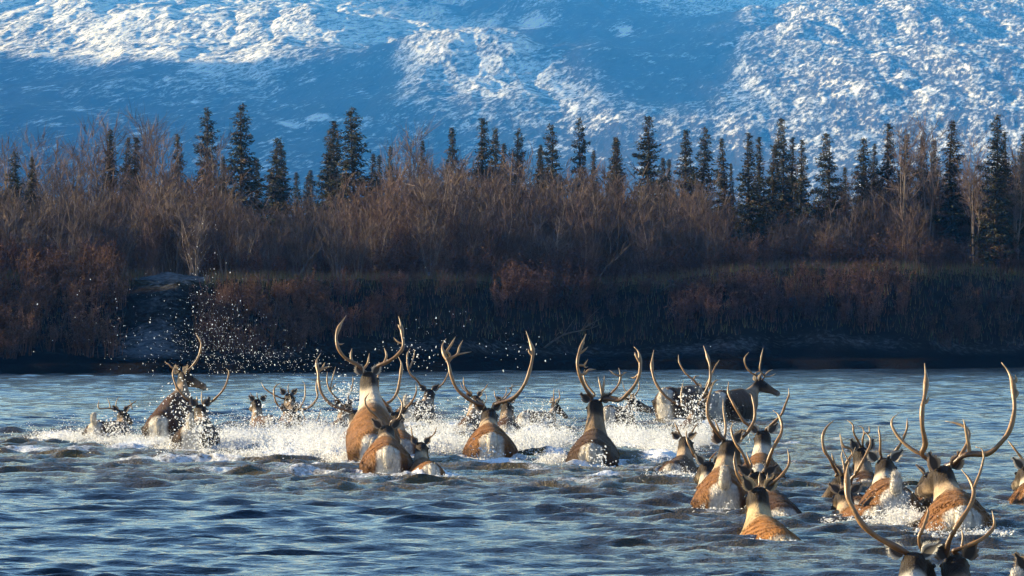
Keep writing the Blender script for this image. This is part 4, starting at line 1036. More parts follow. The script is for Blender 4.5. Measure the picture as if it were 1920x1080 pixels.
def loft(buf, secs, n=None, sides=20, egg=0.0):
    """secs rows: cx cy cz  ux uy uz  sx sy sz  a bt bb (half width, half height above / below centre)"""
    S = np.array(secs, float); m = n or len(S) * 4; S = catmull(S, m)
    a = np.linspace(0, 2 * np.pi, sides, endpoint=False)
    ca, sa = np.cos(a), np.sin(a)
    V = []
    for s in S:
        c, u, w = s[0:3], nrm(s[3:6]), nrm(s[6:9])
        hb = np.where(sa > 0, s[10], s[11])
        V.append(c + (ca * s[9] * (1 - egg * np.clip(sa, 0, 1) ** 1.2))[:, None] * w + (sa * hb)[:, None] * u)
    V = np.concatenate(V + [S[:1, :3], S[-1:, :3]]); n = m
    i = np.arange(n - 1)[:, None] * sides; j = np.arange(sides)[None]; k = (j + 1) % sides
    Q = np.stack([i + j, i + k, i + sides + k, i + sides + j], -1).reshape(-1, 4)
    j = np.arange(sides); k = (j + 1) % sides; bb = (n - 1) * sides
    T = np.concatenate([np.stack([j * 0 + n * sides, k, j], -1), np.stack([j * 0 + n * sides + 1, bb + j, bb + k], -1)])
    buf.add(V, T, Q)
    return S

def remesh(V, faces, voxel):
    me = mesh_np("tmp", V, faces, None, link=False)
    o = bpy.data.objects.new("tmp", me); COL.objects.link(o)
    md = o.modifiers.new("r", 'REMESH'); md.mode = 'VOXEL'; md.voxel_size = voxel
    sm = o.modifiers.new("s", 'SMOOTH'); sm.factor = .6; sm.iterations = 5
    dg = bpy.context.evaluated_depsgraph_get()
    m2 = bpy.data.meshes.new_from_object(o.evaluated_get(dg))
    n = len(m2.vertices); v = np.empty(n * 3, np.float32); m2.vertices.foreach_get("co", v); v = v.reshape(-1, 3)
    nn = np.empty(n * 3, np.float32); m2.vertices.foreach_get("normal", nn); nn = nn.reshape(-1, 3)
    nf = len(m2.polygons); tot = np.empty(nf, np.int32); m2.polygons.foreach_get("loop_total", tot)
    li = np.empty(tot.sum(), np.int32); m2.loops.foreach_get("vertex_index", li)
    st = np.concatenate([[0], np.cumsum(tot)[:-1]])
    fs = []
    for k in (3, 4):
        s = st[tot == k]
        if len(s): fs.append(li[s[:, None] + np.arange(k)])
    bpy.data.objects.remove(o); bpy.data.meshes.remove(me); bpy.data.meshes.remove(m2)
    return v, nn, fs

def make_caribou(c, idx):
    r = np.random.default_rng(900 + idx)
    k = c['k']; D0 = c['D0']
    DH = D0 + .16 * k
    H = W3(*c['H'], DH)
    DW = DH + .8 * k
    for _ in range(4):
        Wv = W3(*c['W'], DW); L2 = (.95 * k) ** 2 - (Wv.x - H.x) ** 2 - (Wv.z - H.z) ** 2
        DW = DH + math.sqrt(max(L2, (.35 * k) ** 2))
    DP = DW + .3
    for _ in range(4):
        P = W3(*c['P'], DP); L2 = (.52 * k) ** 2 - (P.x - Wv.x) ** 2 - (P.z - Wv.z) ** 2
        DP = DW + math.sqrt(max(L2, (.12 * k) ** 2))
    org = np.array([H.x, DH, 0.0])
    H, Wv, P = V3(H) - org, V3(Wv) - org, V3(P) - org
    Z = np.array([0, 0, 1.0])
    t = nrm(Wv - H); side = nrm(np.cross(t, Z)); u = nrm(np.cross(side, t))
    Lt = np.linalg.norm(Wv - H)
    if abs(c['yaw']) < 11: c['yaw'] += r.uniform(-15, 15)
    yaw, pit = R(c['yaw']), R(c['pitch'] + r.uniform(-8, 6))
    fh = np.array([math.sin(yaw), math.cos(yaw), 0]); fd = fh * math.cos(pit) + Z * math.sin(pit)
    fs_ = nrm(np.cross(fd, Z)); fu = nrm(np.cross(fs_, fd))
    buf = Buf(); K = k
    def sec(top, uu, ss, a, bt, bb):   # given a top point
        cc = top - uu * bt * K
        return [*cc, *uu, *ss, a * K, bt * K, bb * K]
    S = []
    S.append(sec(H - t * .255 * K - u * .20 * K, u, side, .05, .05, .08))
    S.append(sec(H - t * .235 * K - u * .09 * K, u, side, .155, .13, .28))
    S.append(sec(H - t * .13 * K - u * .02 * K, u, side, .235, .20, .38))
    S.append(sec(H, u, side, .272, .25, .38))
    S.append(sec(H + t * Lt * .30 - u * .025 * K, u, side, .305, .27, .36))
    S.append(sec(H + t * Lt * .60 - u * .01 * K, u, side, .298, .28, .38))
    S.append(sec(H + t * Lt * .85, u, side, .258, .27, .42))
    S.append(sec(Wv + t * .03 * K - u * .01 * K, u, side, .195, .21, .42))
    # neck
    nb = Wv + t * .16 * K - u * .17 * K           # neck base centre
    pc = P - fu * .075 * K - fd * .03 * K         # skull base centre
    nd = nrm(pc - nb)
    for f, a, bt, bb in ((.18, .140, .16, .28), (.5, .112, .12, .20), (.8, .094, .095, .15), (1.0, .085, .08, .11)):
        cc = nb * (1 - f) + pc * f
        cc = cc + Z * (-.03 * math.sin(f * math.pi) * K)
        uu = nrm(u * (1 - f) + nrm(fu - nd * .0) * f + Z * .5 - nd * 0); ss = nrm(side * (1 - f) + fs_ * f)
        uu = nrm(uu - nd * np.dot(uu, nd)); S.append([*cc, *uu, *ss, a * K, bt * K, bb * K])
    ST = loft(buf, S, 44, egg=.34)
    HS = []
    for s, a, bt, bb, dz in ((-.07, .05, .05, .05, -.06), (-.02, .088, .075, .10, -.075), (.06, .096, .085, .115, -.085), (.14, .088, .075, .10, -.09), (.24, .064, .055, .075, -.095), (.33, .052, .045, .055, -.10), (.39, .052, .045, .05, -.105), (.425, .035, .03, .035, -.11)):
        cc = P + fd * s * K + fu * dz * K
        HS.append([*cc, *fu, *fs_, a * K, bt * K, bb * K])
    SH = loft(buf, HS, 26)
    # legs
    legs = []
    for sg in (-1, 1):
        hp = H - u * .22 * K + side * sg * .13 * K - t * .06 * K
        pts = [hp, hp - Z * .28 * K + t * .06 * K, hp - Z * .50 * K - t * .10 * K, hp - Z * .68 * K - t * .14 * K, hp - Z * .92 * K - t * .08 * K]
        rad = [.17, .135, .075, .04, .032]
        Pp = catmull(np.array(pts), 14); rr = np.interp(np.linspace(0, 1, 14), np.linspace(0, 1, 5), rad) * K
        tube(buf, Pp, rr, 10); legs.append(Pp)
        fp = Wv - u * .38 * K + side * sg * .12 * K - t * .05 * K
        pts = [fp, fp - Z * .25 * K + t * .04 * K, fp - Z * .48 * K + t * .03 * K, fp - Z * .80 * K]
        rad = [.13, .085, .045, .032]
        Pp = catmull(np.array(pts), 12); rr = np.interp(np.linspace(0, 1, 12), np.linspace(0, 1, 4), rad) * K
        tube(buf, Pp, rr, 10); legs.append(Pp)
    V, fcs, _ = buf.arrays()
    vox = .016 if c['yw'] > 880 else .02
    V, N, fcs = remesh(V, fcs, vox * max(k, .8))
    # coat colours from anatomy
    back, flank, neck, poll, white = [np.array(q) for q in COATS[c['coat']]]
    poll = poll * np.array([.36, .30, .25]); back = back * np.array([.74, .66, .6]); flank = flank * np.array([.62, .54, .5])
    def colour(V, N):
        dT = ((V[:, None, :] - ST[None, :, :3]) ** 2).sum(-1); iT = dT.argmin(1); mT = np.sqrt(dT.min(1))
        dH = ((V[:, None, :] - SH[None, :, :3]) ** 2).sum(-1); iH = dH.argmin(1); mH = np.sqrt(dH.min(1))
        rel = V - H
        lt = rel @ t / (Lt); hgt = (V - ST[iT, :3]) * ST[iT, 3:6]
        v = hgt.sum(1) / (ST[iT, 10] + 1e-6); lat = np.abs(rel @ side) / K; dn = -(rel @ u) / K
        jn = fbm(V[:, 0] * 7 + 3 * V[:, 2] + idx * 3, V[:, 1] * 7 + V[:, 2] * 4, 3, 5)
        col = flank + (back - flank) * sstep(-.25, .75, v + .35 * jn)[:, None]
        # paler flank stripe and belly
        col = col + (neck * .8 - col) * (.35 * sstep(-.5, -1.1, v + .3 * jn))[:, None]
        # neck and shoulder
        f = iT / (len(ST) - 1.0)
        nk = sstep(.55, .76, f + .10 * jn)
        nk = np.maximum(nk, sstep(.45, .66, f + .06 * jn) * sstep(.1, -.7, v))
        col = col + (neck - col) * nk[:, None]
        # rump
        rw = sstep(.0, -.03, rel @ t / K + .12 - .0 * jn) * sstep(.145, .10, lat + .03 * jn - .05 * np.clip(dn, 0, .5)) * sstep(.02, .06, dn)
        rw = np.maximum(rw, sstep(.1, -.1, rel @ t / K) * sstep(.16, .10, lat + .04 * jn) * sstep(.3, .42, dn))
        col = col + (white - col) * rw[:, None]
        # head
        isH = (mH < mT * 1.05 + .0) | ((f > .93))
        hf = iH / (len(SH) - 1.0)
        hc = poll + (np.array([.12, .085, .06]) - poll) * sstep(.3, .6, hf)[:, None]
        hv = ((V - SH[iH, :3]) @ fu) / (SH[iH, 10])
        hc = hc + (neck * .75 - hc) * (sstep(.0, -.9, hv) * .7)[:, None]
        hc = hc + (np.array([.5, .45, .38]) - hc) * (np.exp(-((hf - .92) / .05) ** 2) * .7)[:, None]
        hc = np.where((hf > .96)[:, None], np.array([.03, .025, .022]), hc)
        w = np.where(isH, 1.0, 0.0) * np.clip(sstep(.86, .97, f) + (mH < mT * .8), 0, 1)
        col = col + (hc - col) * w[:, None]
        # dark nape behind the ears
        dn_ = np.linalg.norm(V - (P - fd * .06 * K - fu * .03 * K), axis=1) / K
        col = col + (poll - col) * (sstep(.25, .14, dn_ + .03 * jn))[:, None]
        # legs dark below the thigh
        lg = sstep(-.55, -.75, (V[:, 2] - H[2]) / K)
        col = col + (np.array([.05, .035, .028]) - col) * lg[:, None]
        return np.clip(col * (1 + .12 * jn)[:, None], 0.004, .9)
    dsp = fbm(V[:, 0] * 9 + V[:, 1] * 7 + idx, V[:, 2] * 3.2 + V[:, 1] * 2, 4, 71, .6)
    soft = np.clip((np.linalg.norm(V - P, axis=1) / K - .2) * 4, .25, 1)
    V = V + N * (dsp * soft * .013 * K)[:, None]
    C = np.concatenate([colour(V[i:i + 6000], N[i:i + 6000]) for i in range(0, len(V), 6000)])
    # fur tufts over everything that stands above the water
    vis = np.where(V[:, 2] > -.08)[0]
    nf = 11000 if c['yw'] > 860 else 7000
    s = r.choice(vis, nf)
    p = V[s]; n = N[s]
    # growth direction: back along the spine, drooping
    dT = ((p[:, None, :] - ST[None, ::3, :3]) ** 2).sum(-1); it = dT.argmin(1) * 3
    tan = np.gradient(ST[:, :3], axis=0); tan /= np.linalg.norm(tan, axis=1)[:, None]
    g = -tan[it] * 1.0 - Z * .55 + n * .30 + r.normal(size=(nf, 3)) * .22
    g = g - n * (g * n).sum(1)[:, None] * .93
    g /= np.linalg.norm(g, axis=1)[:, None]
    sd = np.cross(n, g); sd /= np.linalg.norm(sd, axis=1)[:, None] + 1e-9
    nearhead = ((p - P) ** 2).sum(1) < (.33 * K) ** 2
    ff = it / (len(ST) - 1.0)
    ln = r.uniform(.028, .066, nf) * np.where(nearhead, .45, 1) * np.where((ff > .6) & (ff < .9), 1.35, 1)
    ln = ln[:, None] * K; wd = .0045 * K * r.uniform(.7, 1.5, (nf, 1))
    off = n * .002
    V2 = np.stack([p + sd * wd - off, p - sd * wd - off, p + g * ln + n * ln * .05], 1).reshape(-1, 3)
    C2 = np.repeat(np.clip(C[s] * r.uniform(.86, 1.14, (nf, 1)), 0, .9), 3, axis=0)
    T2 = np.arange(nf * 3).reshape(-1, 3) + len(V)
    root = empty("caribou", org); tag(root, c['label'], "caribou", "caribou crossing the river")
    o = mesh_np("body", np.concatenate([V, V2]), fcs + [T2], M_COAT, np.concatenate([C, C2]), True); o.parent = root
    # tufts are shaded with the skin they grow from
    vn = np.empty(len(o.data.vertices) * 3, np.float32); o.data.vertices.foreach_get("normal", vn); vn = vn.reshape(-1, 3)
    if len(vn) == len(V) + len(V2):
        tn = vn[s].copy() + r.normal(size=(nf, 3)) * .10
        vn[len(V):] = np.repeat(tn / np.linalg.norm(tn, axis=1)[:, None], 3, axis=0)
        o.data.normals_split_custom_set_from_vertices(vn.tolist())
    # ears
    for sg in (-1, 1):
        eb = P - fd * .045 * K + fs_ * sg * .075 * K - fu * .035 * K
        spread = c['ear']
        d = nrm(fs_ * sg * (.42 + .70 * spread) + fu * (1.05 - .5 * spread) + Z * .2 - fd * .25)
        w = nrm(np.cross(d, -fd)); nn = nrm(np.cross(w, d))       # opening turned outwards/backwards
        ea = Buf(); a = np.linspace(0, 2 * np.pi, 12, endpoint=False)
        VV = []; CCc = []
        for q in np.linspace(0, 1, 9):
            wid = (.012 + .040 * math.sin(min(q * 1.15 + .12, 1.0) * math.pi) ** .8) * (1 - .0 * q) * K
            th = .011 * K * (1 - .6 * q)
            cen = eb + d * (.132 * K) * q
            x_ = np.cos(a) * wid; y_ = np.sin(a) * th + (np.abs(np.cos(a)) ** 2) * wid * .55
            VV.append(cen + x_[:, None] * w + y_[:, None] * nn)
            rim = np.abs(np.cos(a)) > .8
            base = np.where(rim[:, None], neck * .9, poll)
            base = np.where((np.sin(a) > .2)[:, None] & ~rim[:, None], poll * .9 + neck * .05, base)
            CCc.append(base)
        VV.append((eb + d * .138 * K)[None]); CCc.append((poll * 1.1)[None])
        VV = np.concatenate(VV); i = np.arange(8)[:, None] * 12; j = np.arange(12)[None]; kk = (j + 1) % 12
        Q = np.stack([i + j, i + kk, i + 12 + kk, i + 12 + j], -1).reshape(-1, 4)
        j = np.arange(12); T = np.stack([np.full(12, 108), 96 + j, 96 + (j + 1) % 12], -1)
        ea.add(VV, T, Q, np.concatenate(CCc))
        # hair fringe on the ear
        m = 130; q = r.random(m); aa = r.choice([0, np.pi], m) + r.normal(size=m) * .5
        wid = (.012 + .040 * np.sin(np.minimum(q * 1.15 + .12, 1.0) * np.pi) ** .8) * K
        pp = eb + d * (.132 * K) * q[:, None] + (np.cos(aa) * wid)[:, None] * w + (np.cos(aa) ** 2 * wid * .55)[:, None] * nn
        gg = np.cos(aa)[:, None] * w * .6 + d * .9 + r.normal(size=(m, 3)) * .3; gg /= np.linalg.norm(gg, axis=1)[:, None]
        l = r.uniform(.012, .028, (m, 1)) * K
        s2 = np.cross(gg, nn); s2 /= np.linalg.norm(s2, axis=1)[:, None]
        ea.add(np.stack([pp + s2 * .003, pp - s2 * .003, pp + gg * l], 1).reshape(-1, 3), np.arange(m * 3).reshape(-1, 3), None, np.repeat(np.tile(neck * .9, (m, 1)) * r.uniform(.6, 1.1, (m, 1)), 3, axis=0))
        e = ea.build("ear", M_EAR); e.parent = root
    # tail
    tbase = H - t * .215 * K - u * .085 * K
    if c['tail'] == 2: pts = [tbase + t * .03 * K, tbase + u * .07 * K - t * .03 * K, tbase + u * .13 * K - t * .05 * K, tbase + u * .17 * K - t * .01 * K]; rad = [.045, .056, .050, .022]
    elif c['tail'] == 1: pts = [tbase + t * .03 * K, tbase - t * .05 * K + u * .01 * K, tbase - t * .075 * K - u * .06 * K, tbase - t * .07 * K - u * .14 * K]; rad = [.05, .062, .058, .028]
    else: pts = [tbase + t * .03 * K, tbase - t * .035 * K - u * .03 * K, tbase - t * .04 * K - u * .11 * K, tbase - t * .03 * K - u * .17 * K]; rad = [.035, .04, .035, .015]
    Tp = catmull(np.array(pts), 14); rr = np.interp(np.linspace(0, 1, 14), np.linspace(0, 1, 4), rad) * K
    tb = Buf(); tube(tb, Tp, rr, 12, white)
    m = 1300; i = r.integers(0, 14, m); n_ = r.normal(size=(m, 3)); n_ /= np.linalg.norm(n_, axis=1)[:, None]
    tt = np.gradient(Tp, axis=0); tt /= np.linalg.norm(tt, axis=1)[:, None]
    pp = Tp[i] + n_ * rr[i][:, None] * .92; gg = tt[i] * 1.0 + n_ * .55 + r.normal(size=(m, 3)) * .2; gg /= np.linalg.norm(gg, axis=1)[:, None]
    s2 = np.cross(gg, n_); s2 /= np.linalg.norm(s2, axis=1)[:, None] + 1e-9
    l = r.uniform(.02, .05, (m, 1)) * K
    tb.add(np.stack([pp + s2 * .004, pp - s2 * .004, pp + gg * l], 1).reshape(-1, 3), np.arange(m * 3).reshape(-1, 3), None, np.repeat(np.tile(white, (m, 1)) * r.uniform(.7, 1.15, (m, 1)), 3, axis=0))
    e = tb.build("tail", M_COAT); e.parent = root
    # eyes
    me_, nte, bse = None, None, None
    for sg in (-1, 1):
        eb = P + fd * .10 * K + fs_ * sg * .088 * K - fu * .055 * K
        a = Buf(); n = 8
        th = np.linspace(0, np.pi, 6); ph = np.linspace(0, 2 * np.pi, n, endpoint=False)
        VV = np.array([eb + .016 * K * np.array([math.sin(q) * math.cos(w_), math.sin(q) * math.sin(w_), math.cos(q)]) for q in th for w_ in ph])
        i = np.arange(5)[:, None] * n; j = np.arange(n)[None]; kk = (j + 1) % n
        a.add(VV, None, np.stack([i + j, i + kk, i + n + kk, i + n + j], -1).reshape(-1, 4))
        e = a.build("eye", M_EYE); e.parent = root
    # antlers
    for ai, ant in enumerate(c['ant']):
        sg = -1 if ai == 0 else 1
        ab = Buf(); basep = P + fs_ * sg * .048 * K + fu * -.01 * K + fd * .015 * K
        beam = ant[0]
        fwd = math.cos(yaw)
        def to3(pts, depth):
            return np.array([V3(W3(a_, b_, dd)) - org for (a_, b_), dd in zip(pts, depth)])
        pts2 = np.array(beam, float)
        seg = np.concatenate([[0], np.cumsum(np.linalg.norm(np.diff(pts2, axis=0), axis=1))]); tl = seg / seg[-1]
        tlb = .08 + .92 * tl
        yb = org[1] + P[1]
        size_m = seg[-1] / F * yb
        dep = yb + fwd * size_m * (-.20 * np.sin(np.pi * np.clip(tlb * 1.05, 0, 1)) + .10 * tlb ** 2)
        B3 = np.vstack([basep, to3(beam, dep)])
        if np.linalg.norm(B3[1] - B3[0]) < .03: B3 = np.delete(B3, 1, axis=0)
        nn_ = 40; Bc = catmull(B3, nn_); s_ = np.linspace(0, 1, nn_)
        r0 = min(.025, .010 + .016 * size_m) * K ** .5
        rad = r0 * (1.25 - .25 * sstep(0, .06, s_)) * (1 - .42 * s_) * (1 - .75 * sstep(.82, 1, s_))
        rad = rad * (1 + .12 * np.sin(s_ * 23 + idx) * (s_ < .9) + .45 * np.exp(-((s_ - .80) / .07) ** 2) * (size_m > .7))
        cA = np.array([.075, .040, .020]); cB = np.array([.27, .155, .062]); cT = np.array([.46, .33, .19])
        cc = cA + (cB - cA) * sstep(0.05, .5, s_)[:, None]; cc = cc + (cT - cc) * sstep(.72, 1, s_)[:, None]
        tube(ab, Bc, rad, 9, cc)
        for tine in ant[1:]:
            q0 = np.array(tine[0], float)
            # nearest beam point in the picture plane gives the depth at which the tine leaves the beam
            BW = Bc + org; bx = BW[:, 0] / BW[:, 1] * F + 960; by = HZ - (BW[:, 2] - CH) / BW[:, 1] * F
            qi = ((bx - q0[0]) ** 2 + (by - q0[1]) ** 2).argmin()
            gap = math.hypot(bx[qi] - q0[0], by[qi] - q0[1])
            tp = np.array(tine, float); sg_ = np.concatenate([[0], np.cumsum(np.linalg.norm(np.diff(tp, axis=0), axis=1))]) + 1e-6
            dd = BW[qi, 1] + fwd * .35 * (sg_ / F * yb)
            T3 = to3(tine, dd)
            if gap > 2: T3 = np.vstack([Bc[qi], T3])
            else: T3[0] = Bc[qi]
            Tc = catmull(T3, 16); s2 = np.linspace(0, 1, 16)
            tr = min(rad[qi] * .85, r0 * .72) * (1 - .45 * s2) * (1 - .8 * sstep(.7, 1, s2))
            tube(ab, Tc, np.maximum(tr, .002), 7, cB + (cT - cB) * s2[:, None])
        e = ab.build("antler", M_ANT); e.parent = root
    return root
M_EYE, _nt, _bs = new_mat("eye"); _bs.inputs['Base Color'].default_value = (.012, .009, .007, 1); _bs.inputs['Roughness'].default_value = .08
for i, c in enumerate(CARIBOU):
    make_caribou(c, i)

lap('caribou')
# ---------------------------------------------------------------- spray and splashes (nobody could count the drops)
ICO = None
def ico():
    p = (1 + 5 ** .5) / 2
    v = np.array([(-1, p, 0), (1, p, 0), (-1, -p, 0), (1, -p, 0), (0, -1, p), (0, 1, p), (0, -1, -p), (0, 1, -p), (p, 0, -1), (p, 0, 1), (-p, 0, -1), (-p, 0, 1)], float)
    v /= np.linalg.norm(v[0])
    f = np.array([(0, 11, 5), (0, 5, 1), (0, 1, 7), (0, 7, 10), (0, 10, 11), (1, 5, 9), (5, 11, 4), (11, 10, 2), (10, 7, 6), (7, 1, 8), (3, 9, 4), (3, 4, 2), (3, 2, 6), (3, 6, 8), (3, 8, 9), (4, 9, 5), (2, 4, 11), (6, 2, 10), (8, 6, 7), (9, 8, 1)])
    return v, f
IV, IF = ico()
OV = np.array([(1, 0, 0), (-1, 0, 0), (0, 1, 0), (0, -1, 0), (0, 0, 1), (0, 0, -1)], float)
OF = np.array([(0, 2, 4), (2, 1, 4), (1, 3, 4), (3, 0, 4), (2, 0, 5), (1, 2, 5), (3, 1, 5), (0, 3, 5)])
def blobs(buf, c, rad, vel, r, big=.02):
    """irregular drops at c, stretched along vel"""
    for mask, BV, BF in ((rad >= big, IV, IF), (rad < big, OV, OF)):
        n = int(mask.sum())
        if not n: continue
        cc, rr, vv = c[mask], rad[mask], vel[mask]
        vv = vv / (np.linalg.norm(vv, axis=1)[:, None] + 1e-9)
        st = r.uniform(1.0, 2.2, n)
        P = BV[None] * (1 + .35 * r.normal(size=(n, len(BV), 1)).clip(-1.5, 1.5))
        along = (P * vv[:, None, :]).sum(-1, keepdims=True)
        P = P + vv[:, None, :] * along * (st - 1)[:, None, None]
        P = P * rr[:, None, None] + cc[:, None, :]
        i = np.arange(n)[:, None, None] * len(BV)
        buf.add(P.reshape(-1, 3), (BF[None] + i).reshape(-1, 3))
def jets(r, cx, cy, sx, sy, n_j, per, vz, vx=0.0, spread=.8, rmin=.0014, rmax=.0085):
    """each jet: drops thrown on ballistic arcs from one point of the surface"""
    C, Rr, Vv = [], [], []
    for j in range(n_j):
        ox, oy = cx + r.normal() * sx, cy + r.normal() * sy
        az = r.random() * 6.28; h = abs(r.normal()) * spread
        v0 = np.array([math.cos(az) * h + vx, math.sin(az) * h * .8, vz * (.25 + .85 * r.random() ** 1.8)])
        n = max(4, int(per * r.uniform(.4, 1.6)))
        T = 2 * v0[2] / 9.8
        t = r.uniform(.1, 1.0, n) * T
        v = v0 + r.normal(size=(n, 3)) * .16 * (abs(v0[2]) * .6 + .3)
        p = np.stack([ox + v[:, 0] * t, oy + v[:, 1] * t, v[:, 2] * t - 4.9 * t * t], -1)
        ok = p[:, 2] > -.02
        C.append(p[ok]); vv = v[ok].copy(); vv[:, 2] -= 9.8 * t[ok]; Vv.append(vv)
        Rr.append(rmin + (rmax - rmin) * r.random(ok.sum()) ** 3.2)
    return np.concatenate(C), np.concatenate(Rr), np.concatenate(Vv)
def loc(px, py):
    D = F * CH / (py - HZ); return (px - 960) / F * D, D

def strings(b, r, cx, cy, sx, sy, n, vz, vx=0.0):
    """threads and torn sheets of water along short ballistic arcs"""
    az = r.random(n) * 6.28; h = np.abs(r.normal(size=n)) * .7
    v = np.stack([np.cos(az) * h + vx, np.sin(az) * h * .8, vz * (.3 + .75 * r.random(n) ** 1.6)], -1)
    T = 2 * v[:, 2] / 9.8; t0 = r.uniform(0, .7, n) * T; t1 = np.minimum(T, t0 + r.uniform(.03, .09, n))
    t = t0[:, None] + (t1 - t0)[:, None] * np.linspace(0, 1, 5)
    o = np.stack([cx + r.normal(size=n) * sx, cy + r.normal(size=n) * sy], -1)
    p = np.stack([o[:, 0:1] + v[:, 0:1] * t, o[:, 1:2] + v[:, 1:2] * t, v[:, 2:3] * t - 4.9 * t * t - .01], -1) + r.normal(size=(n, 5, 3)) * .006
    rad = r.uniform(.0018, .0065, (n, 1)) * np.array([.35, 1, .7, 1.1, .15]) * r.uniform(.6, 1.4, (n, 5))
    d = v / np.linalg.norm(v, axis=1)[:, None]
    a = np.cross(d, r.normal(size=(n, 3))); a /= np.linalg.norm(a, axis=1)[:, None]; c = np.cross(d, a)
    ring = [a, -a * .5 + c * .87, -a * .5 - c * .87]
    V = np.stack([p + q[:, None, :] * rad[:, :, None] for q in ring], 2).reshape(-1, 3)      # n x 5 x 3
    base = (np.arange(n) * 15)[:, None, None]; ii = (np.arange(4) * 3)[None, :, None]
    Q = [base + ii + np.array([k, (k + 1) % 3, 3 + (k + 1) % 3, 3 + k])[None, None] for k in range(3)]
    b.add(V, None, np.concatenate([q.reshape(-1, 4) for q in Q]))
def splash(name, items, label, seed, group="splashes thrown up by the herd"):
    r = np.random.default_rng(seed); b = Buf()
    for (px, py, wpx, wm, nj, per, h, *rest) in items:
        x, D = loc(px, py); h = h * .82; vz = math.sqrt(2 * 9.8 * h)
        vx = rest[0] if rest else 0.0
        # low churning base, then a thinner, higher fringe
        C, Rr, Vv = jets(r, x, D, wpx / F * D, wm, int(nj * 1.5), per, vz * .68, vx)
        blobs(b, C, Rr, Vv, r, .0055)
        C, Rr, Vv = jets(r, x, D, wpx / F * D * .8, wm * .8, int(nj * .4), int(per * .7), vz * 1.1, vx, rmax=.0055)
        blobs(b, C, Rr, Vv, r, .0055)
        strings(b, r, x, D, wpx / F * D, wm, int(nj * 9), vz * .8, vx)
    o = b.build(name, M_SPRAY, smooth=True)
    tag(o, label, "splash", kind='stuff')
    return o
# items: (column, row of base, half-width px, half-depth m, jets, drops per jet, height m, sideways speed)
splash("spray", [(110, 826, 30, .8, 80, 60, .24), (165, 828, 26, .6, 120, 70, .3), (235, 834, 32, .6, 120, 70, .26), (420, 836, 30, .6, 130, 80, .4), (300, 836, 30, .5, 60, 60, .25), (350, 845, 30, .5, 90, 70, .3), (420, 846, 30, .8, 90, 70, .35)],
       "white water churned around the three caribou at far left", 1)
splash("spray", [(470, 830, 30, 1.2, 150, 80, .42), (520, 838, 34, 1.2, 220, 90, .45), (575, 848, 34, 1.0, 260, 90, .5), (625, 855, 30, .9, 220, 90, .55), (600, 830, 30, 1.0, 160, 80, .6), (490, 860, 60, .6, 120, 60, .2), (655, 868, 20, .4, 90, 60, .25)],
       "largest burst of white spray left of the tallest bull", 2)
splash("spray", [(800, 840, 26, 1.0, 110, 80, .4), (845, 848, 26, 1.0, 170, 80, .5), (760, 820, 20, .8, 60, 60, .35), (830, 815, 30, 1.0, 90, 70, .4), (745, 898, 30, .2, 24, 40, .07), (815, 899, 24, .2, 24, 40, .07)],
       "white spray between the calf and the widest antlered bull", 3)
splash("spray", [(985, 845, 24, 1.0, 150, 80, .5), (1025, 835, 30, 1.2, 190, 80, .5), (1040, 872, 12, .3, 110, 70, .24), (920, 868, 34, .25, 24, 50, .07), (1000, 800, 26, 1.0, 90, 60, .35)],
       "white spray between the widest antlered bull and the dark brown bull", 4)
splash("spray", [(1165, 830, 20, 1.0, 140, 80, .5), (1205, 835, 28, 1.2, 180, 80, .48), (1255, 850, 22, .8, 120, 70, .4), (1110, 879, 34, .25, 20, 40, .06), (1245, 875, 16, .4, 60, 50, .2)],
       "white spray right of the dark brown bull", 5)
splash("spray", [(1300, 836, 22, .6, 110, 80, .6, .2), (1325, 832, 18, .6, 50, 60, .7, -.2), (1280, 838, 16, .6, 60, 60, .35)],
       "bursting splash round the bull before the side-on bull", 6)
splash("spray", [(1700, 985, 16, .25, 70, 70, .28, -.3), (1660, 970, 16, .3, 40, 50, .12), (1600, 980, 30, .3, 30, 40, .06), (1790, 1003, 40, .25, 50, 50, .09), (1350, 960, 30, .25, 40, 40, .07), (1440, 1020, 30, .2, 24, 30, .05), (1270, 896, 20, .4, 50, 50, .15), (1480, 975, 16, .3, 20, 30, .06), (1865, 1003, 18, .3, 36, 44, .1)],
       "low splashes among the two nearer groups on the right", 7)
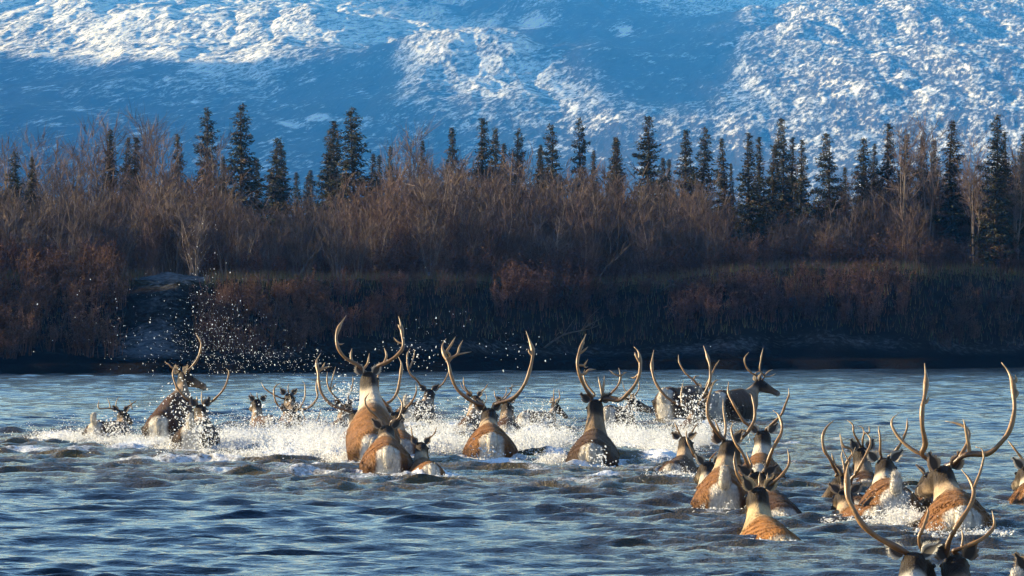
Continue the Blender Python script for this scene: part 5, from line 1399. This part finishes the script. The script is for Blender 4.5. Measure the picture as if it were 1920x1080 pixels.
def airborne():
    r = np.random.default_rng(8); b = Buf()
    C, Rr = [], []
    def added_cloud(px, py, sx, sy, n, D, rm):
        d = D + r.normal(size=n) * 1.5
        x = px + r.normal(size=n) * sx; y = py + r.normal(size=n) * sy
        for i in range(n):
            if y[i] < 705: C.append(V3(W3(x[i], y[i], d[i]))); Rr.append(r.uniform(.002, rm * .7) if r.random() < .9 else rm * 1.1)
    added_cloud(410, 640, 46, 40, 460, 62, .0052); added_cloud(385, 570, 22, 50, 110, 62, .0055); added_cloud(370, 470, 26, 26, 22, 62, .0055)
    added_cloud(300, 650, 60, 40, 150, 62, .0055); added_cloud(480, 675, 60, 18, 260, 63, .006); added_cloud(590, 680, 60, 20, 130, 62, .006)
    added_cloud(770, 670, 40, 24, 110, 60, .008); added_cloud(800, 610, 60, 30, 16, 60, .007); added_cloud(960, 660, 50, 20, 40, 60, .007); added_cloud(220, 600, 80, 60, 40, 62, .009)
    C = np.array(C); Rr = np.array(Rr)
    V = np.tile([0.1, 0, -1.0], (len(C), 1)) + r.normal(size=C.shape) * .4
    blobs(b, C, Rr, V, r, .008)
    # beads flung over the backs of the far animals
    for (px, py, s1, s2, n, yw, off) in [(345, 770, 24, 30, 260, 830, -.35), (375, 805, 18, 16, 380, 848, -.35), (215, 800, 18, 12, 170, 828, -.35), (545, 785, 22, 14, 220, 822, -.35), (590, 800, 16, 12, 160, 826, -.3), (790, 775, 14, 18, 340, 802, -.4), (490, 785, 20, 12, 80, 812, -.3),
                                         (1015, 780, 20, 12, 240, 802, -.35), (1180, 770, 14, 16, 260, 812, -.3), (1300, 765, 18, 18, 200, 832, -.5), (885, 775, 12, 14, 160, 816, -.3), (650, 745, 14, 20, 260, 812, -.3), (1120, 855, 16, 12, 60, 876, -.4), (915, 850, 20, 10, 90, 864, -.4)]:
        D = F * CH / (yw - HZ) + off
        P = np.array([V3(W3(px + r.normal() * s1, py + r.normal() * s2, D + r.uniform(-.5, .1))) for _ in range(n)])
        P = P[P[:, 2] > 0.01]
        blobs(b, P, r.uniform(.004, .011, len(P)), r.normal(size=P.shape), r, .009)
    o = b.build("airborne_drops", M_SPRAY, smooth=True)
    tag(o, "flying water drops glittering against the dark bank and the far animals", "water drops", kind='stuff')
airborne()

# ---------------------------------------------------------------- haze: one closed box of pale air
def haze():
    x0, x1, y0, y1, z0, z1 = -4500, 4500, -420, 8700, -3, 760
    V = [(x, y, z) for x in (x0, x1) for y in (y0, y1) for z in (z0, z1)]
    Q = [(0, 1, 3, 2), (4, 6, 7, 5), (0, 4, 5, 1), (2, 3, 7, 6), (0, 2, 6, 4), (1, 5, 7, 3)]
    m = bpy.data.materials.new("haze_air"); m.use_nodes = True; nt = m.node_tree
    nt.nodes.remove(nt.nodes["Principled BSDF"])
    v = nt.nodes.new("ShaderNodeVolumePrincipled")
    v.inputs['Color'].default_value = (.03, .28, 1.0, 1)
    v.inputs['Absorption Color'].default_value = (1, 1, 1, 1)
    v.inputs['Density'].default_value = 1.5e-4
    nt.links.new(v.outputs[0], nt.nodes["Material Output"].inputs['Volume'])
    o = mesh_np("haze", V, [np.array(Q)], m, smooth=False); tag(o, kind='stuff')
haze()
lap('end')
